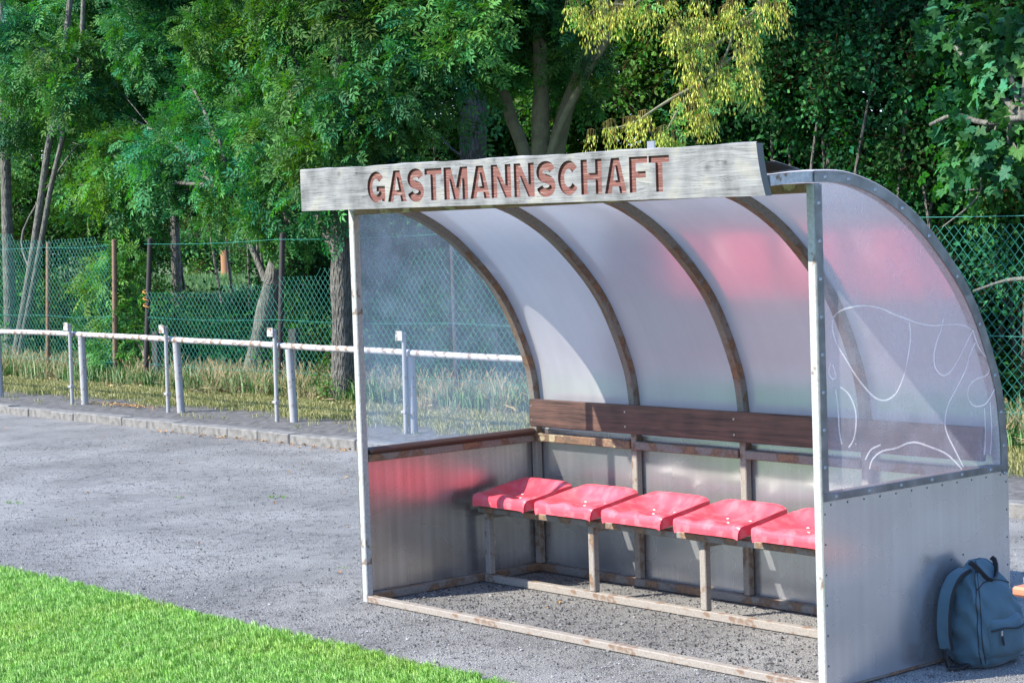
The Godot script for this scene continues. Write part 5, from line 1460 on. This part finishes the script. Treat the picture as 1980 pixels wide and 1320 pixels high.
func make_chips() -> void:                               # loose chippings on the tarmac
	var r := RandomNumberGenerator.new()
	r.seed = 31
	var kinds := []
	for k in 4:
		var mb := MB.new()
		var pts := []
		for q in 6: pts.append(Vector3([1, -1, 0, 0, 0, 0][q], [0, 0, 1, -0.3, 0, 0][q], [0, 0, 0, 0, 1, -1][q]) * r.randf_range(0.6, 1.1))
		for sx in [0, 1]:
			for sy in [2, 3]:
				for sz in [4, 5]:
					var nn: Vector3 = (pts[sx] + pts[sy] + pts[sz]).normalized()
					mb.tri(pts[sx], pts[sy], pts[sz], nn)
		kinds.append(mb.mesh(M.stone_chip))
	var wh := [[], [], [], []]
	var tn := [[], [], [], []]
	var nz := FastNoiseLite.new()
	nz.frequency = 0.9
	nz.seed = 4
	for q in 150000:
		var x := r.randf_range(-9.0, 4.2)
		var z := r.randf_range(-4.2, 0.78)
		var near := ss(-1.5, 0.6, z) * ss(-5.0, -1.0, x)
		if r.randf() > 0.35 + 0.65 * near: continue
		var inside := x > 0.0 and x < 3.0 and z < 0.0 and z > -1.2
		if not inside and nz.get_noise_2d(x, z) < r.randf_range(-0.6, 0.1): continue
		var k := r.randi() % 4
		var s := r.randf_range(0.0024, 0.0062) * (1.0 if r.randf() < 0.95 else 1.8) * (1.35 if inside else 1.0)
		wh[k].append(Transform3D(Basis.from_euler(Vector3(r.randf() * 0.6, r.randf() * TAU, r.randf() * 0.6)).scaled(Vector3(s, s * 0.8, s)), Vector3(x, 0.003, z)))
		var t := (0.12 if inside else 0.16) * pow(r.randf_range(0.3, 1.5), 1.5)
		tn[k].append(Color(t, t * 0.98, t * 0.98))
	var o := Node3D.new()
	o.name = "loose_chippings"
	add_child(o)
	tag(o, "loose grey stone chippings scattered over the tarmac", "gravel", "", "stuff")
	for k in 4: copies("chips", kinds[k], wh[k], tn[k], o)
	# fallen leaves
	var lf := MB.new()
	lf.col = Color(0.40, 0.24, 0.09)
	leaflet(lf, Vector3(-0.03, 0.006, 0), Vector3(1, 0.05, 0).normalized(), Vector3(0, 1, 0), 0.06, 0.03, 0.3, 0.2)
	var lm := lf.mesh(M.straw)
	var lw := []
	var lt := []
	for q in 420:
		var x := r.randf_range(-9.0, -5.4)
		var z := -4.21 + absf(r.randfn(0, 0.10))
		if q > 140: x = r.randf_range(-11.5, 3.2); z = r.randf_range(-4.2, 0.6)
		if q > 210: x = -11.0 + r.randfn(0, 0.3); z = -4.95 + r.randfn(0, 0.05)
		var y := 0.004 if z > -4.4 else 0.10
		lw.append(Transform3D(Basis.from_euler(Vector3(r.randf_range(-0.4, 0.4), r.randf() * TAU, r.randf_range(-0.4, 0.4))).scaled(Vector3.ONE * r.randf_range(0.35, 0.8)), Vector3(x, y, z)))
		var g := r.randf_range(0.5, 1.2)
		lt.append(Color(g, g * r.randf_range(0.8, 1.1), g))
	var lo := copies("leaf_litter", lm, lw, lt, self)
	tag(lo, "dry brown leaves lying by the kerb and under the rail", "leaf litter", "", "stuff")

# ---------- rail and fence ----------
func make_rail() -> void:
	var o := thing("barrier_rail", "low white painted pipe rail with flaking rust behind the kerb", "railing")
	var y := func(x: float) -> float: return 0.838 - 0.0112 * (x + 10.1) if x > -12.0 else 0.859
	var mb := MB.new()
	var pts := []
	for k in 40:
		var x := lerpf(-24.0, -1.4, k / 39.0)
		pts.append(Vector3(x, y.call(x) + 0.003 * sin(k * 1.7), -4.93 + 0.004 * sin(k * 2.3)))
	mb.tube(pts, pts.map(func(_p): return 0.030), 12, 0.0, true)
	part("rail", mb, M.white_paint, o)
	for x in [-20.0, -17.9, -15.9, -13.9, -11.84, -9.80, -7.74, -5.88, -3.9, -1.9]:
		mb = MB.new()
		var t := 0.04 if x > -10.5 and x < -7 else 0.01
		mb.tube([Vector3(x, 0.02, -4.93), Vector3(x - t, y.call(x) - 0.028, -4.93)], [0.040, 0.040], 14)
		part("post", mb, M.pale_paint, o)
	for x in [-20.2, -18.1, -16.1, -14.05, -12.01, -9.95, -7.94, -5.91, -3.9]:
		mb = MB.new()
		mb.tube([Vector3(x, 0.02, -4.865), Vector3(x + 0.02, 0.975, -4.865)], [0.021, 0.021], 10)
		mb.box(Vector3(x - 0.03, 0.26, -4.892), Vector3(x + 0.03, 0.285, -4.838), 0.002)
		var u := part("upright", mb, M.pale_paint, o)
		beam("bracket", Vector3(x - 0.055, 0.905, -4.838), Vector3(x + 0.04, 0.99, -4.826), M.white_paint, u, 0.002)

func make_fence() -> void:
	var o := thing("wire_fence", "green chain-link fence with rusty posts in front of the trees", "fence")
	var Z := -6.85
	for q in [[-24.0, -24.0, 0], [-20.1, -20.1, 0], [-16.37, -16.18, 0], [-14.55, -14.42, 0], [-13.80, -13.53, 1], [-10.82, -10.63, 1], [-7.6, -7.6, 1], [-4.6, -4.6, 0], [-1.9, -1.9, 0], [1.2, 1.2, 0]]:
		var mb := MB.new()
		mb.tube([Vector3(q[0], 0.05, Z), Vector3((q[0] + q[1]) * 0.5, 1.0, Z), Vector3(q[1], 1.91, Z)], [0.034, 0.033, 0.031], 8)
		part("fence_post", mb, M.fence_dark if q[2] == 1 else M.fence_rust, o)
	var stub := MB.new()
	stub.box(Vector3(-13.66, 0.05, Z - 0.09), Vector3(-13.54, 0.75, Z - 0.03), 0.004)
	part("fence_post", stub, M.fence_dark, o)
	stub = MB.new()
	stub.box(Vector3(-10.66, 0.05, Z - 0.10), Vector3(-10.52, 0.82, Z - 0.04), 0.004)
	part("fence_post", stub, M.fence_dark, o)
	var nz := FastNoiseLite.new()
	nz.frequency = 0.35
	nz.seed = 8
	var warp := func(x: float, y: float) -> Vector3: return Vector3(x + 0.02 * nz.get_noise_2d(x * 1.5, y * 2.0), y + 0.02 * nz.get_noise_2d(x * 1.5 + 40.0, y * 2.0), Z + 0.045 + 0.05 * nz.get_noise_2d(x * 0.8, y + 90.0))
	# panels: x from, x to, top at each end, bulge of the top edge, material
	for q in [[-24.0, -16.2, 1.95, 2.0, 0.12, "wire_green"], [-16.2, -14.45, 1.98, 1.88, 0.08, "wire_green"], [-13.6, -10.7, 1.30, 1.42, -0.04, "wire_green"], [-10.7, -7.6, 1.42, 1.75, 0.0, "wire_green"], [-7.6, -4.6, 1.8, 1.8, 0.0, "wire_green"], [-4.6, -1.9, 1.8, 1.82, 0.0, "wire_green"], [-1.9, 1.2, 1.81, 1.78, 0.0, "wire_green"]]:
		var mb := MB.new()
		var top := func(x: float) -> float:
			var t: float = (x - q[0]) / (q[1] - q[0])
			return lerpf(q[2], q[3], t) + q[4] * sin(PI * t)
		var pitch := 0.088
		for dirn in [-1.0, 1.0]:
			var x0: float = q[0] - 2.2
			while x0 < q[1] + 2.2:
				var run := []
				var yy := 0.10
				while yy < 2.3:
					var x: float = x0 + dirn * (yy - 0.10) * 0.92
					if x >= q[0] and x <= q[1] and yy <= top.call(x): run.append(warp.call(x, yy) + Vector3(0, 0, 0.0025 * dirn))
					elif run.size() > 0: break
					yy += 0.088
				if run.size() > 1: mb.tube(run, run.map(func(_p): return 0.0018), 3, 0.0, false)
				x0 += pitch
		part("wire_mesh", mb, M[q[5]], o)
		for hy in [0.35, 0.93, 1.0]:
			var pts := []
			for k in 13:
				var x: float = lerpf(q[0], q[1], k / 12.0)
				pts.append(Vector3(x, 0.93 if hy == 0.93 else (0.35 if hy == 0.35 else 1.84), Z + 0.05) - Vector3(0, 0.02 * sin(PI * k / 12.0), 0))
			var wm := MB.new()
			wm.tube(pts, pts.map(func(_p): return 0.0026), 4, 0.0, false)
			part("tension_wire", wm, M.wire_green, o)
	# a faded rag of orange twine on the dark post
	var tw := MB.new()
	var pts2 := []
	for k in 22: pts2.append(Vector3(-13.66 + 0.045 * cos(k * 0.9), 1.05 + 0.012 * k, Z + 0.045 * sin(k * 0.9) + 0.01))
	tw.tube(pts2, pts2.map(func(_p): return 0.008), 5)
	part("twine", tw, mat("twine", lin(0.5, 0.22, 0.05), 0.9), o)
	# an old wooden post far off on the other side of the path
	var p := thing("far_post", "short orange-brown wooden post standing beside the far path", "post", Vector3(-43.983, 0.651, -27.421))
	var mb2 := MB.new()
	mb2.tube([Vector3(0, -0.15, 0), Vector3(0, 0.5, 0), Vector3(0, 0.95, 0)], [0.16, 0.15, 0.15], 10, 0.04)
	part("shaft", mb2, mat("old_post", lin(0.30, 0.15, 0.07), 0.9), p)

func _ready() -> void:
	var cam := Camera3D.new()
	cam.name = "camera"
	cam.position = Vector3(7.947, 1.818, 5.811)
	cam.rotation_degrees = Vector3(-3.1265, 49.2153, -1.9251)
	cam.fov = 19.598
	cam.near = 0.1
	cam.far = 900.0
	add_child(cam)
	var env := Environment.new()
	env.background_mode = Environment.BG_SKY
	env.tonemap_mode = Environment.TONE_MAPPER_LINEAR
	env.tonemap_exposure = 2.25
	env.sdfgi_enabled = true
	env.ssao_enabled = true
	env.ssil_enabled = true
	var sk := ProceduralSkyMaterial.new()
	sk.sky_top_color = Color(0.42, 0.57, 0.80)
	sk.sky_horizon_color = Color(0.82, 0.87, 0.93)
	sk.sky_curve = 0.12
	sk.ground_bottom_color = Color(0.25, 0.27, 0.2)
	sk.ground_horizon_color = Color(0.6, 0.66, 0.66)
	sk.sky_energy_multiplier = 1.2
	var sky := Sky.new()
	sky.sky_material = sk
	env.sky = sky
	var we := WorldEnvironment.new()
	we.name = "world"
	we.environment = env
	add_child(we)
	var sun := DirectionalLight3D.new()
	sun.name = "sun"
	sun.light_color = Color(1.0, 0.972, 0.925)
	sun.light_energy = 1.6
	sun.light_angular_distance = 0.53
	sun.shadow_enabled = true
	add_child(sun)
	sun.look_at_from_position(Vector3.ZERO, Vector3(0.52, -1.0, -1.12), Vector3.UP)
	make_materials()
	make_profile()
	make_ground()
	make_shelter()
	make_trees()
	make_rail()
	make_fence()
	make_bench()
	make_backpack()
	make_grass()
	make_chips()
